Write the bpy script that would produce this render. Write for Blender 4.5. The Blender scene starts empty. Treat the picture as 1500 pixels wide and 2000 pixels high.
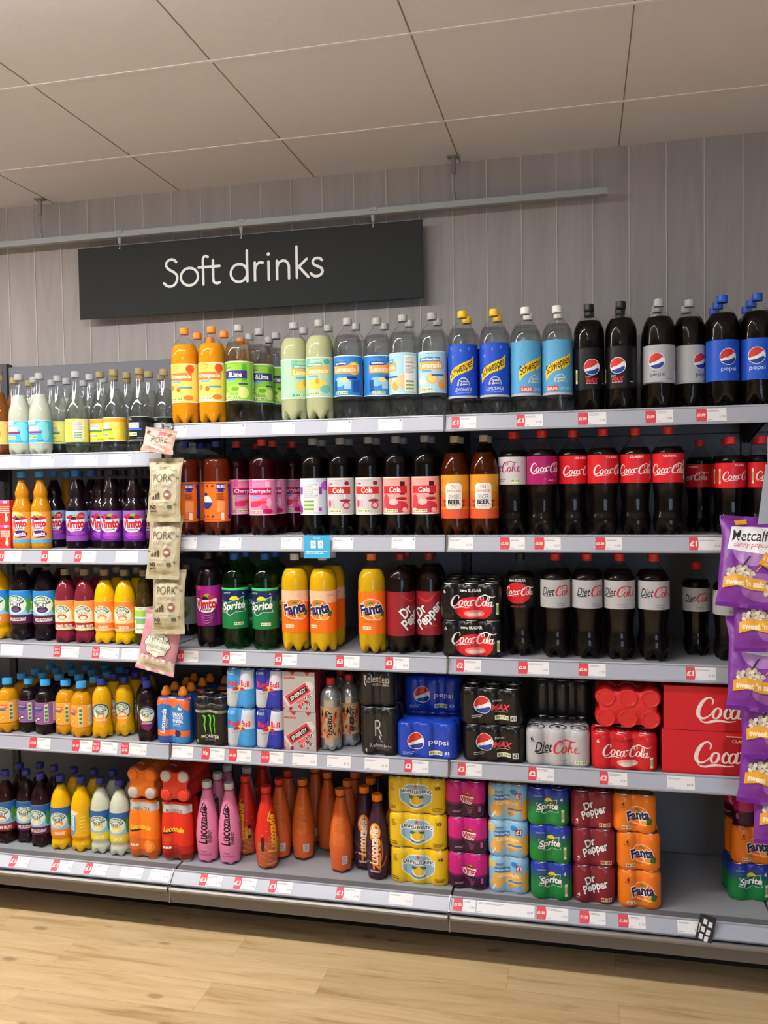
import bpy, bmesh, math, random
import numpy as np
from mathutils import Matrix, Vector, noise
from mathutils.geometry import tessellate_polygon

random.seed(7)
S = bpy.context.scene
COL = S.collection

# ------------------------------------------------------------------ camera
CAM = (1.4331, -3.2875, 1.5989)
RX = Vector((0.97396244, 0.22616721, -0.01567055))
UP = Vector((0.00704532, 0.03889349, 0.99921852))
FW = Vector((-0.22659995, 0.97331171, -0.03628738))
FPX = 1664.09
cd = bpy.data.cameras.new('camera')
cam = bpy.data.objects.new('camera', cd)
COL.objects.link(cam)
m = Matrix((RX, UP, -FW)).transposed().to_4x4()
m.translation = CAM
cam.matrix_world = m
cd.sensor_fit = 'HORIZONTAL'
cd.sensor_width = 36
cd.lens = FPX / 1500 * 36
cd.clip_start = 0.05
S.camera = cam

# ------------------------------------------------------------------ view, world
S.view_settings.view_transform = 'Standard'
S.view_settings.look = 'None'
S.view_settings.exposure = 0.12
S.view_settings.gamma = 1
S.view_settings.use_curve_mapping = False
S.cycles.max_bounces = 9
S.cycles.diffuse_bounces = 3
S.cycles.glossy_bounces = 4
S.cycles.transmission_bounces = 9
S.cycles.transparent_max_bounces = 24
S.cycles.sample_clamp_indirect = 4
S.cycles.caustics_reflective = False
S.cycles.caustics_refractive = False
W = bpy.data.worlds.new('world')
S.world = W
W.use_nodes = True
W.node_tree.nodes['Background'].inputs[0].default_value = (0.5, 0.5, 0.52, 1)
W.node_tree.nodes['Background'].inputs[1].default_value = 0.05
LAMP = 57.0        # strength of the ceiling diffusers
FILL = 18.0       # watts of each fill light added behind the camera
DAY = 4.0          # strength of the daylit shop window behind the camera

# ------------------------------------------------------------------ helpers
def lin(h):
    if isinstance(h, str):
        h = h.lstrip('#')
        h = [int(h[i:i + 2], 16) / 255 for i in (0, 2, 4)]
    return tuple(c / 12.92 if c <= 0.04045 else ((c + 0.055) / 1.055) ** 2.4 for c in h)

def mat(name, c=None, rough=0.5, metal=0.0, spec=0.5, attr=False, coat=0.0, bump=None, emit=None, trans=0.0, ior=1.45):
    M = bpy.data.materials.new(name)
    M.use_nodes = True
    nt = M.node_tree
    b = nt.nodes['Principled BSDF']
    if c is not None:
        b.inputs['Base Color'].default_value = (*lin(c), 1)
    b.inputs['Roughness'].default_value = rough
    b.inputs['Metallic'].default_value = metal
    b.inputs['Specular IOR Level'].default_value = spec
    b.inputs['Coat Weight'].default_value = coat
    b.inputs['Coat Roughness'].default_value = 0.08
    b.inputs['Transmission Weight'].default_value = trans
    b.inputs['IOR'].default_value = ior
    if attr:
        a = nt.nodes.new('ShaderNodeAttribute')
        a.attribute_name = 'Col'
        nt.links.new(a.outputs['Color'], b.inputs['Base Color'])
    if bump:
        tc = nt.nodes.new('ShaderNodeTexCoord')
        n = nt.nodes.new('ShaderNodeTexNoise')
        n.inputs['Scale'].default_value = bump[0]
        n.inputs['Detail'].default_value = 3
        bp = nt.nodes.new('ShaderNodeBump')
        bp.inputs['Strength'].default_value = bump[1]
        bp.inputs['Distance'].default_value = bump[2]
        nt.links.new(tc.outputs['Object'], n.inputs['Vector'])
        nt.links.new(n.outputs['Fac'], bp.inputs['Height'])
        nt.links.new(bp.outputs['Normal'], b.inputs['Normal'])
    if emit:
        b.inputs['Emission Color'].default_value = (*emit[0], 1)
        b.inputs['Emission Strength'].default_value = emit[1]
    return M

def shell_mat(name, tint=(0.965, 0.975, 0.975), gloss=1.0):
    M = bpy.data.materials.new(name)
    M.use_nodes = True
    nt = M.node_tree
    nt.nodes.clear()
    o = nt.nodes.new('ShaderNodeOutputMaterial')
    t = nt.nodes.new('ShaderNodeBsdfTransparent')
    t.inputs[0].default_value = (*tint, 1)
    g = nt.nodes.new('ShaderNodeBsdfGlossy')
    g.inputs['Roughness'].default_value = 0.012
    lw = nt.nodes.new('ShaderNodeLayerWeight')
    lw.inputs['Blend'].default_value = 0.5
    pw = nt.nodes.new('ShaderNodeMath'); pw.operation = 'POWER'; pw.inputs[1].default_value = 4.0
    f = nt.nodes.new('ShaderNodeMath'); f.operation = 'MULTIPLY_ADD'; f.inputs[1].default_value = 0.7; f.inputs[2].default_value = 0.025
    nt.links.new(lw.outputs['Facing'], pw.inputs[0]); nt.links.new(pw.outputs[0], f.inputs[0])
    tc = nt.nodes.new('ShaderNodeTexCoord')
    n = nt.nodes.new('ShaderNodeTexNoise')
    n.inputs['Scale'].default_value = 40
    bp = nt.nodes.new('ShaderNodeBump')
    bp.inputs['Strength'].default_value = 0.06
    bp.inputs['Distance'].default_value = 0.002
    nt.links.new(tc.outputs['Object'], n.inputs['Vector'])
    nt.links.new(n.outputs['Fac'], bp.inputs['Height'])
    nt.links.new(bp.outputs['Normal'], g.inputs['Normal'])
    k = nt.nodes.new('ShaderNodeMath')
    k.operation = 'MULTIPLY'
    k.inputs[1].default_value = gloss
    x = nt.nodes.new('ShaderNodeMixShader')
    nt.links.new(f.outputs[0], k.inputs[0])
    nt.links.new(k.outputs[0], x.inputs[0])
    nt.links.new(t.outputs[0], x.inputs[1])
    nt.links.new(g.outputs[0], x.inputs[2])
    nt.links.new(x.outputs[0], o.inputs[0])
    return M

def glass_mat(name, col, ior=1.33):
    M = bpy.data.materials.new(name)
    M.use_nodes = True
    nt = M.node_tree
    nt.nodes.clear()
    o = nt.nodes.new('ShaderNodeOutputMaterial')
    g = nt.nodes.new('ShaderNodeBsdfGlass')
    g.inputs['Color'].default_value = (*col, 1)
    g.inputs['Roughness'].default_value = 0.0
    g.inputs['IOR'].default_value = ior
    t = nt.nodes.new('ShaderNodeBsdfTransparent')
    t.inputs[0].default_value = (*[c ** .5 for c in col], 1)
    x = nt.nodes.new('ShaderNodeMixShader'); x.inputs[0].default_value = 0.6
    nt.links.new(g.outputs[0], x.inputs[1]); nt.links.new(t.outputs[0], x.inputs[2])
    nt.links.new(x.outputs[0], o.inputs[0])
    return M

def new_obj(name, verts, faces, material=None, parent=None, smooth=True, cols=None):
    me = bpy.data.meshes.new(name)
    me.from_pydata([tuple(v) for v in verts], [], faces)
    if material:
        me.materials.append(material)
    if cols is not None:      # one colour per face
        att = me.color_attributes.new('Col', 'FLOAT_COLOR', 'CORNER')
        arr = np.ones((len(me.loops), 4), dtype=np.float32)
        k = 0
        for f, c in zip(faces, cols):
            arr[k:k + len(f), :3] = c
            k += len(f)
        att.data.foreach_set('color', arr.ravel())
    if smooth:
        me.polygons.foreach_set('use_smooth', [True] * len(me.polygons))
    me.update()
    o = bpy.data.objects.new(name, me)
    COL.objects.link(o)
    if parent:
        o.parent = parent
    return o

class MB:
    def __init__(s):
        s.v = []; s.f = []; s.c = []; s.cur = (0.5, 0.5, 0.5)
    def add(s, v, f, c=None):
        k = len(s.v)
        s.v += [tuple(p) for p in v]
        s.f += [tuple(i + k for i in q) for q in f]
        s.c += [c or s.cur] * len(f)
    def box(s, x0, x1, y0, y1, z0, z1, c=None):
        v = [(x, y, z) for z in (z0, z1) for y in (y0, y1) for x in (x0, x1)]
        s.add(v, [(0, 2, 3, 1), (4, 5, 7, 6), (0, 1, 5, 4), (2, 6, 7, 3), (0, 4, 6, 2), (1, 3, 7, 5)], c)
    def prism(s, prof, x0, x1, c=None):    # prof: (y,z) list, extruded along x
        n = len(prof)
        v = [(x0, y, z) for y, z in prof] + [(x1, y, z) for y, z in prof]
        f = [(i, (i + 1) % n, n + (i + 1) % n, n + i) for i in range(n)]
        f += [tuple(range(n - 1, -1, -1)), tuple(range(n, 2 * n))]
        s.add(v, f, c)
    def tube(s, a, b, r, n=10, r2=None, c=None):
        a, b = Vector(a), Vector(b)
        d = (b - a).normalized()
        u = d.orthogonal().normalized(); w = d.cross(u)
        r2 = r if r2 is None else r2
        v = [a + (u * math.cos(t) + w * math.sin(t)) * r for t in [2 * math.pi * i / n for i in range(n)]]
        v += [b + (u * math.cos(t) + w * math.sin(t)) * r2 for t in [2 * math.pi * i / n for i in range(n)]]
        f = [(i, (i + 1) % n, n + (i + 1) % n, n + i) for i in range(n)] + [tuple(range(n - 1, -1, -1)), tuple(range(n, 2 * n))]
        s.add(v, f, c)
    def build(s, name, material, parent=None, smooth=False, attr=False):
        return new_obj(name, s.v, s.f, material, parent, smooth, s.c if attr else None)

def bevel(o, w=0.002, seg=2):
    bm = bmesh.new(); bm.from_mesh(o.data)
    bmesh.ops.bevel(bm, geom=bm.edges[:], offset=w, segments=seg, affect='EDGES', profile=0.5)
    bm.to_mesh(o.data); bm.free()

def empty(name, loc=(0, 0, 0), rz=0.0):
    o = bpy.data.objects.new(name, None)
    o.empty_display_size = 0.05
    COL.objects.link(o)
    o.location = loc
    o.rotation_euler = (0, 0, rz)
    return o

def tag(o, label, cat, group=None, kind=None):
    if label: o['label'] = label
    if cat: o['category'] = cat
    if group: o['group'] = group
    if kind: o['kind'] = kind
    return o

def struct(o):
    o['kind'] = 'structure'
    return o

def copy_tree(o, parent=None):
    c = o.copy(); COL.objects.link(c)
    if parent: c.parent = parent
    for ch in o.children:
        copy_tree(ch, c)
    return c

def proj(P):
    d = Vector(P) - Vector(CAM)
    z = d.dot(FW)
    return 750 + FPX * d.dot(RX) / z, 1000 - FPX * d.dot(UP) / z

def xat(px, Y, z):        # world x of the photo column px at depth Y and height z
    a, b = -3.0, 4.0
    for _ in range(50):
        c = (a + b) / 2
        if proj((c, Y, z))[0] < px: a = c
        else: b = c
    return (a + b) / 2

def zat(px, py, Y):
    d = FW + RX * ((px - 750) / FPX) + UP * ((1000 - py) / FPX)
    t = (Y - CAM[1]) / d.y
    return CAM[2] + t * d.z

def yat(px, py, z):
    d = FW + RX * ((px - 750) / FPX) + UP * ((1000 - py) / FPX)
    t = (z - CAM[2]) / d.z
    return CAM[1] + t * d.y

# ------------------------------------------------------------------ flat print artwork (millimetres), later wrapped on a surface
_G = {}
def glyphs(s, off=0.0, shear=0.0):
    k = (s, off, shear)
    if k not in _G:
        cu = bpy.data.curves.new('t', 'FONT')
        cu.body = s; cu.offset = off; cu.shear = shear; cu.resolution_u = 3
        ob = bpy.data.objects.new('t', cu)
        COL.objects.link(ob)
        me = ob.to_mesh()
        v = np.array([(p.co.x, p.co.y) for p in me.vertices]) if len(me.vertices) else np.zeros((1, 2))
        f = [tuple(p.vertices) for p in me.polygons]
        ob.to_mesh_clear()
        bpy.data.objects.remove(ob); bpy.data.curves.remove(cu)
        _G[k] = (v, f)
    return _G[k]

def catmull(P, n=5):
    P = [np.array(p, float) for p in P]
    P = [2 * P[0] - P[1]] + P + [2 * P[-1] - P[-2]]
    out = []
    for i in range(1, len(P) - 2):
        for k in range(n):
            t = k / n
            a, b, c, d = P[i - 1:i + 3]
            out.append(0.5 * ((2 * b) + (c - a) * t + (2 * a - 5 * b + 4 * c - d) * t * t + (3 * b - a - 3 * c + d) * t ** 3))
    out.append(P[-2])
    return out

class Art:
    def __init__(s):
        s.it = []; s.L = 0; s.hold = False
    def _add(s, v, f, c, same=False):
        if not same and not s.hold: s.L += 1
        s.it.append((np.array(v, float), f, lin(c) if isinstance(c, str) else c, s.L))
    def sets(s, n):          # n passes, each printed as one layer
        for k in range(n):
            s.L += 1; s.hold = True
            yield k
            s.hold = False
    def poly(s, pts, c, same=False):
        tri = tessellate_polygon([[Vector((p[0], p[1], 0)) for p in pts]])
        out = []
        for t in tri:
            a, b, d = (np.array(pts[i]) for i in t)
            cr = (b[0] - a[0]) * (d[1] - a[1]) - (b[1] - a[1]) * (d[0] - a[0])
            out.append(tuple(t) if cr > 0 else (t[0], t[2], t[1]))
        s._add(pts, out, c, same)
    def rect(s, x0, y0, x1, y1, c, same=False):
        s._add([(x0, y0), (x1, y0), (x1, y1), (x0, y1)], [(0, 1, 2, 3)], c, same)
    def ell(s, cx, cy, rx, ry, c, n=24, a0=0, a1=360, same=False):
        if a1 - a0 >= 360:
            pts = [(cx + rx * math.cos(2 * math.pi * i / n), cy + ry * math.sin(2 * math.pi * i / n)) for i in range(n)]
        else:
            pts = [(cx, cy)] + [(cx + rx * math.cos(math.radians(a0 + (a1 - a0) * i / n)), cy + ry * math.sin(math.radians(a0 + (a1 - a0) * i / n))) for i in range(n + 1)]
        k = len(pts)
        if a1 - a0 >= 360:
            s._add([(cx, cy)] + pts, [(0, 1 + i, 1 + (i + 1) % k) for i in range(k)], c, same)
        else:
            s._add(pts, [(0, i, i + 1) for i in range(1, k - 1)], c, same)
    def stroke(s, P, c, w=None, n=5, same=False, closed=False):
        """P: (x,y) or (x,y,width) control points"""
        if w is not None: P = [(p[0], p[1], w) for p in P]
        q = catmull(P, n) if len(P) > 2 else [np.array(p, float) for p in P]
        first = not same
        raw = q; q = []
        for i, p in enumerate(raw):
            a = raw[max(i - 1, 0)]; b = raw[min(i + 1, len(raw) - 1)]
            d = b[:2] - a[:2]; d = d / (np.linalg.norm(d) + 1e-9)
            q.append((p, np.array([-d[1], d[0]])))
        v = []; f = []
        for p, nn in q:
            v += [p[:2] + nn * p[2] / 2, p[:2] - nn * p[2] / 2]
        for i in range(len(q) - 1):
            f.append((2 * i + 1, 2 * i + 3, 2 * i + 2, 2 * i))
        inc = 0 if s.hold else .2
        if first: s.L += 0 if s.hold else .5
        for p, nn in (q[0], q[-1]):      # rounded ends, a hair under the stroke itself
            s.L += inc
            s.ell(p[0], p[1], p[2] / 2, p[2] / 2, c, 10, same=True)
        s.L += inc
        s._add(v, f, c, same=True)
    def txt(s, t, cx, cy, w, h, c, b=0.0, sh=0.0, rot=0.0, ol=None, arc=None, al='c'):
        bv, _ = glyphs(t, 0.0, sh)
        mn, mx = bv.min(0), bv.max(0)
        sx = w / (mx[0] - mn[0])
        sy = h / (mx[1] - mn[1]) if h else sx
        ca, sa = math.cos(math.radians(rot)), math.sin(math.radians(rot))
        for off, cc in ([(ol[1], ol[0])] if ol else []) + [(b, c)]:
            v, f = glyphs(t, off, sh)
            p = (v - (mn + mx) / 2) * (sx, sy)
            if arc:      # bend about a circle of this radius
                a = p[:, 0] / arc
                rr = arc + p[:, 1]
                p = np.stack([rr * np.sin(a), rr * np.cos(a) - arc], 1)
            p = np.stack([p[:, 0] * ca - p[:, 1] * sa + cx, p[:, 0] * sa + p[:, 1] * ca + cy], 1)
            s._add(p, f, cc)
    def lines(s, x0, y0, x1, y1, n, c):
        r = random.Random(int(x0 * 31 + y0 * 7 + n))
        for i in range(n):
            y = y1 - (i + 0.5) * (y1 - y0) / n
            t = (y1 - y0) / n * 0.22
            x = x0; first = i == 0
            e = x1 - (x1 - x0) * r.random() * 0.3
            while x < e:
                ww = min((0.08 + 0.15 * r.random()) * (x1 - x0), e - x)
                s.rect(x, y - t, x + ww, y + t, c, same=not first); first = False
                x += ww + 0.03 * (x1 - x0)
    def nutri(s, x, y, w, h, c1='#7ea33a', bg='#e8e8d8'):
        s.rect(x, y, x + w, y + h, bg)
        for i in range(5):
            s.rect(x + w * (0.05 + i * 0.19), y + h * 0.2, x + w * (0.2 + i * 0.19), y + h * 0.8, c1 if i != 2 else '#c9c05a', same=i > 0)

def clip(poly, ax, val, keep_low):
    out = []
    n = len(poly)
    for i in range(n):
        a = poly[i]; b = poly[(i + 1) % n]
        ia = a[ax] <= val if keep_low else a[ax] >= val
        ib = b[ax] <= val if keep_low else b[ax] >= val
        if ia: out.append(a)
        if ia != ib:
            t = (val - a[ax]) / (b[ax] - a[ax])
            q = [a[0] + (b[0] - a[0]) * t, a[1] + (b[1] - a[1]) * t]
            q[ax] = val
            out.append(tuple(q))
    return out

def cut(polys, ax, step, lo, hi):
    res = []
    for p in polys:
        mn = max(min(q[ax] for q in p), lo); mx = min(max(q[ax] for q in p), hi)
        if mx <= mn + 1e-9: continue
        if min(q[ax] for q in p) < lo: p = clip(p, ax, lo, False)
        if len(p) > 2 and max(q[ax] for q in p) > hi: p = clip(p, ax, hi, True)
        if len(p) < 3: continue
        if step is None:
            res.append(p); continue
        i0 = math.floor(mn / step + 1e-7); i1 = math.ceil(mx / step - 1e-7)
        if i1 - i0 <= 1:
            res.append(p); continue
        for i in range(i0, i1):
            q = p
            if i > i0: q = clip(q, ax, i * step, False)
            if len(q) > 2 and i < i1 - 1: q = clip(q, ax, (i + 1) * step, True)
            if len(q) > 2: res.append(q)
    return res

def wrap(art, mapf, name, material, parent=None, us=None, vs=None, bounds=None, step=0.028, base=0.2):
    """cut the flat artwork on a grid and map it (u,v,offset) in mm -> 3-D in metres"""
    V = []; F = []; C = []
    idx = {}
    corner = {}
    def at(u, v, o):
        k = (u, v, o)
        if k not in corner: corner[k] = np.array(mapf(u, v, o))
        return corner[k]
    def onto(x, y, o):       # straight between the grid lines, so that all layers share the same facets
        if not us: return mapf(x, y, o)
        i = math.floor(x / us + 1e-6); t = x / us - i
        if not vs: return at(i * us, y, o) * (1 - t) + at((i + 1) * us, y, o) * t if t > 1e-5 else at(i * us, y, o)
        j = math.floor(y / vs + 1e-6); q = y / vs - j
        return (at(i * us, j * vs, o) * (1 - t) + at((i + 1) * us, j * vs, o) * t) * (1 - q) + (at(i * us, (j + 1) * vs, o) * (1 - t) + at((i + 1) * us, (j + 1) * vs, o) * t) * q
    b = bounds or (-1e4, -1e4, 1e4, 1e4)
    for v, f, c, L in art.it:
        P = [[(float(v[i][0]), float(v[i][1])) for i in q] for q in f]
        P = cut(P, 0, us, b[0], b[2])
        P = cut(P, 1, vs, b[1], b[3])
        for p in P:
            q = []
            for x, y in p:
                k = (L, round(x, 2), round(y, 2))
                if k not in idx:
                    idx[k] = len(V)
                    V.append(onto(x, y, base + L * step))
                if not q or (q[-1] != idx[k] and q[0] != idx[k]):
                    q.append(idx[k])
            if len(q) > 2:
                F.append(tuple(q)); C.append(c)
    return new_obj(name, V, F, material, parent, True, C)

# ------------------------------------------------------------------ lettering drawn by hand
def coke_C(A, x, y, k, c, tail=True, first=False, same=False):
    T = lambda P: [(x + a * k, y + b * k, w * k) for a, b, w in P]
    A.stroke(T([(20, 23, 1.2), (21, 27, 2), (18.5, 30.5, 1.6), (13.5, 29.5, 2.6), (8.5, 24, 4), (5, 15.5, 4.6), (5.5, 9, 4), (10, 6.5, 2.4), (15.5, 9, 1.6), (19.5, 13, 1)]), c, same=same)
    if first:
        A.stroke(T([(6, 8, 1), (8, 3.5, 1.4), (14, 2, 2), (22, 4, 3.2), (29, 4.5, 2.4), (37, 3.5, 1.6), (45, 4.5, .8)]), c, same=True)
    if tail:
        A.stroke(T([(17, 21, 1), (14, 25, 1.4), (18, 31, 1.8), (26, 33.5, 2.4), (35, 30.5, 3), (43, 29, 2.2), (50, 31.5, .8)]), c, same=True)
def ring(A, x, y, k, c, rx=4, ry=6, sl=0.25, w0=1.3, w1=3.1):
    P = []
    for i in range(13):
        t = math.pi / 2 + i / 12 * 2 * math.pi
        a, b = rx * math.cos(t), ry * math.sin(t)
        P.append((x + (a + sl * b) * k, y + b * k, k * (w0 + (w1 - w0) * abs(math.cos(t)))))
    A.stroke(P, c, n=2, same=True)
def coke_l(A, x, y, k, c):
    A.stroke([(x + a * k, y + b * k, w * k) for a, b, w in [(0, 8, 1), (6, 17, 1.2), (9, 27, 1.8), (7.5, 30.5, 1.6), (4.5, 25, 2.6), (1.8, 14, 3), (2.5, 8.5, 2.4), (6, 9, 1.2), (8.5, 12, .8)]], c, same=True)
def coke_a(A, x, y, k, c):
    ring(A, x, y + 13 * k, k, c, 3.6, 5.6)
    A.stroke([(x + a * k, y + b * k, w * k) for a, b, w in [(5.5, 19.5, 2), (3.8, 12, 3), (4, 8.5, 2.4), (7, 8.5, 1.4), (9.5, 12, .8)]], c, same=True)
def cocacola(A, cx, cy, w, c):
    k = w / 97.0; x = cx - 48.5 * k; y = cy - 16 * k
    coke_C(A, x, y, k, c, tail=False, first=True)
    ring(A, x + 25 * k, y + 13 * k, k, c)
    A.stroke([(x + a * k, y + b * k, u * k) for a, b, u in [(39.5, 16.5, 2), (37.5, 19.5, 1.6), (34, 15, 3), (33.5, 9.5, 2.8), (36.5, 7.5, 1.8), (40, 10.5, 1)]], c, same=True)
    coke_a(A, x + 44 * k, y, k, c)
    A.stroke([(x + 52.5 * k, y + 20 * k, 2.4 * k), (x + 57.5 * k, y + 21.2 * k, 2.4 * k)], c, same=True)
    coke_C(A, x + 56 * k, y, k * .97, c, tail=True, same=True)
    ring(A, x + 78 * k, y + 12.5 * k, k, c, 3.6, 5.4)
    coke_l(A, x + 82 * k, y, k, c)
    coke_a(A, x + 92 * k, y, k * .92, c)
def dietcoke(A, cx, cy, w, c1, c2):
    k = w / 92.0; x = cx - 46 * k; y = cy - 16 * k
    A.txt('Diet', x + 18 * k, y + 17 * k, 34 * k, 20 * k, c1, b=.012, sh=.35)
    A.stroke([(x + a * k, y + b * k, u * k) for a, b, u in [(0, 8, .8), (6, 4.5, 1.6), (16, 5, 2.4), (27, 5, 1)]], c1, same=True)
    coke_C(A, x + 34 * k, y, k, c2, tail=False)
    A.stroke([(x + (34 + a) * k, y + b * k, u * k) for a, b, u in [(17, 21, 1), (15, 26, 1.5), (20, 31, 1.8), (29, 31.5, 2.4), (38, 29, 1.8), (46, 31, .8)]], c2, same=True)
    ring(A, x + 58 * k, y + 12.5 * k, k, c2)
    A.stroke([(x + a * k, y + b * k, u * k) for a, b, u in [(64, 9, 1), (69, 19, 1.2), (72, 28, 1.6), (70, 30, 1.4), (67.5, 22, 2.4), (65.5, 8, 2.6)]], c2, same=True)
    A.stroke([(x + a * k, y + b * k, u * k) for a, b, u in [(67, 13, 1.5), (72, 18, 2), (71, 13.5, 1.6), (72, 8.5, 2.2), (76, 9.5, 1)]], c2, same=True)
    A.stroke([(x + a * k, y + b * k, u * k) for a, b, u in [(78, 12, 1.2), (83, 16, 1.6), (81, 19, 1.8), (78, 15, 2.6), (78.5, 9, 2.4), (83, 8, 1.6), (88, 12, .8)]], c2, same=True)

def globe(A, cx, cy, r):
    A.ell(cx, cy, r * 1.07, r * 1.07, '#dfe3ea', 32)
    top = [(cx + r * math.cos(t), cy + r * math.sin(t)) for t in [math.radians(a) for a in range(22, 197, 7)]]
    wave = [(cx - r * .9, cy - r * .28), (cx - .5 * r, cy - .12 * r), (cx - .1 * r, cy - .05 * r), (cx + .35 * r, cy + .2 * r), (cx + .7 * r, cy + .5 * r)]
    A.poly([(p[0], p[1]) for p in top] + wave, '#c8352b')
    bot = [(cx + r * math.cos(t), cy + r * math.sin(t)) for t in [math.radians(a) for a in range(212, 346, 7)]]
    wv = [(cx + r * .75, cy - .1 * r), (cx + .4 * r, cy - .28 * r), (cx, cy - .42 * r), (cx - .45 * r, cy - .5 * r)]
    A.poly(bot + wv, '#1c3f94')

def fanta(A, cx, cy, w, zero=False):
    k = w / 60.0
    A.ell(cx, cy, 30 * k, 26 * k, '#f3c9a5', 32)
    A.ell(cx, cy, 27.5 * k, 23.5 * k, '#f0741c', 32)
    A.poly([(cx - 12 * k, cy + 12 * k), (cx - 4 * k, cy + 19 * k), (cx + 8 * k, cy + 17 * k), (cx + 3 * k, cy + 12 * k)], '#3f8a3a')
    A.ell(cx + 16 * k, cy - 16 * k, 13 * k, 11 * k, '#f6e2b0')
    A.ell(cx + 16 * k, cy - 16 * k, 10.5 * k, 8.5 * k, '#f39a2e')
    A.txt('Fanta', cx, cy + 1 * k, 58 * k, 25 * k, '#20235f', b=.045, rot=9, ol=('#f4efe9', .095))
    if zero:
        A.txt('zero', cx + 2 * k, cy - 14 * k, 20 * k, 6.5 * k, '#222222', b=.02)

def sprite(A, cx, cy, w, ring_c='#b9c9cf'):
    k = w / 60.0
    P = [(-31, 13), (-12, 10), (4, 16), (26, 24), (24, 6), (30, -12), (6, -12), (-8, -20), (-20, -14), (-33, -12), (-27, 0)]
    A.poly([(cx + a * k, cy + b * k) for a, b in P], ring_c)
    A.poly([(cx + a * k * .93, cy + b * k * .9) for a, b in P], '#17683f')
    A.ell(cx + 2 * k, cy + 15 * k, 11 * k, 9 * k, '#f0d43a', a0=0, a1=180)
    A.txt('Sprite', cx, cy, 55 * k, 22 * k, '#f1f5f3', b=.03, sh=.25, rot=6, ol=('#15301f', .06))

def drpepper(A, cx, cy, w, rot=28):
    k = w / 60.0
    ca, sa = math.cos(math.radians(rot)), math.sin(math.radians(rot))
    for t, x, y, ww in (('Dr', -6, 12, 22), ('Pepper', 0, -8, 58)):
        A.txt(t, cx + (x * ca - y * sa) * k, cy + (x * sa + y * ca) * k, ww * k, (17 if t == 'Dr' else 24) * k, '#eceaea', b=.03, sh=.15, rot=rot, ol=('#201014', .07))

def vimto(A, cx, cy, w, sub='squash'):
    k = w / 60.0
    for dx, dy, c in ((-18, 16, '#7a1f46'), (-8, 20, '#c6243c'), (4, 21, '#8fae3c'), (14, 18, '#c6243c'), (-1, 14, '#2b1230'), (22, 14, '#b7304f')):
        A.ell(cx + dx * k, cy + dy * k, 8 * k, 7 * k, c, 14)
    A.poly([(cx + a * k, cy + b * k) for a, b in [(-31, 14), (-24, 16), (-10, 12), (12, 12), (26, 15), (31, 13), (27, -8), (16, -20), (-4, -22), (-20, -16), (-28, -4)]], '#efe9f0')
    A.txt('Vimto', cx, cy + 1 * k, 54 * k, 22 * k, '#c9202e', b=.05, rot=3)
    A.txt(sub, cx, cy - 15 * k, 30 * k, 7 * k, '#2b1a3a', b=.03)

def robinsons(A, cx, cy, w, l2='FRUIT', l1='real', fruit='#f08a1e', bot='#ef7f2a', bt='ORANGE', sky='#2f7fc6', full=True, c2='#27333a'):
    k = w / 60.0
    if full:
        A.ell(cx, cy + 2 * k, 34 * k, 28 * k, '#dfe9e0', 28)
    A.ell(cx + 2 * k, cy - 12 * k, 17 * k, 10 * k, fruit)
    A.ell(cx + 2 * k, cy - 14 * k, 12 * k, 6 * k, '#f3e3b8' if fruit != '#2a2038' else '#5d4a80')
    P = []
    for a in range(150, 29, -10):
        P.append((cx + 33 * k * math.cos(math.radians(a)), cy - 8 * k + 36 * k * math.sin(math.radians(a))))
    for a in range(30, 151, 10):
        P.append((cx + 22 * k * math.cos(math.radians(a)), cy - 8 * k + 24 * k * math.sin(math.radians(a))))
    A.poly(P, '#1f6b3e')
    A.txt('ROBINSONS', cx, cy + 21.5 * k, 50 * k, 7.5 * k, '#eef2e6', b=.03, arc=29 * k)
    A.txt(l1, cx, cy + 10 * k, 16 * k, 6 * k, '#3a4a50')
    A.txt(l2, cx, cy + 1.5 * k, 36 * k, 9.5 * k, c2, b=.03)
    A.lines(cx - 14 * k, cy - 7 * k, cx + 14 * k, cy - 4 * k, 1, '#7a8a8a')

def lucozade(A, cx, cy, w, c, rot=90, black='#141414', sub='ENERGY'):
    k = w / 60.0
    ca, sa = math.cos(math.radians(rot)), math.sin(math.radians(rot))
    R = lambda x, y: (cx + (x * ca - y * sa) * k, cy + (x * sa + y * ca) * k)
    A.poly([R(-8, -9), R(30, -7), R(36, -2), R(20, -4)], black)
    A.txt('Lucozade', *R(0, 0), 60 * k, 15 * k, c, b=.03, sh=.12, rot=rot)
    A.poly([R(22, 9), R(34, 5), R(39, -2), R(33, 2), R(24, 6)], c)
    if sub:
        A.txt(sub, *R(-18, -12), 22 * k, 5 * k, c if c != '#141414' else black, b=.03, sh=.12, rot=rot)

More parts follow.
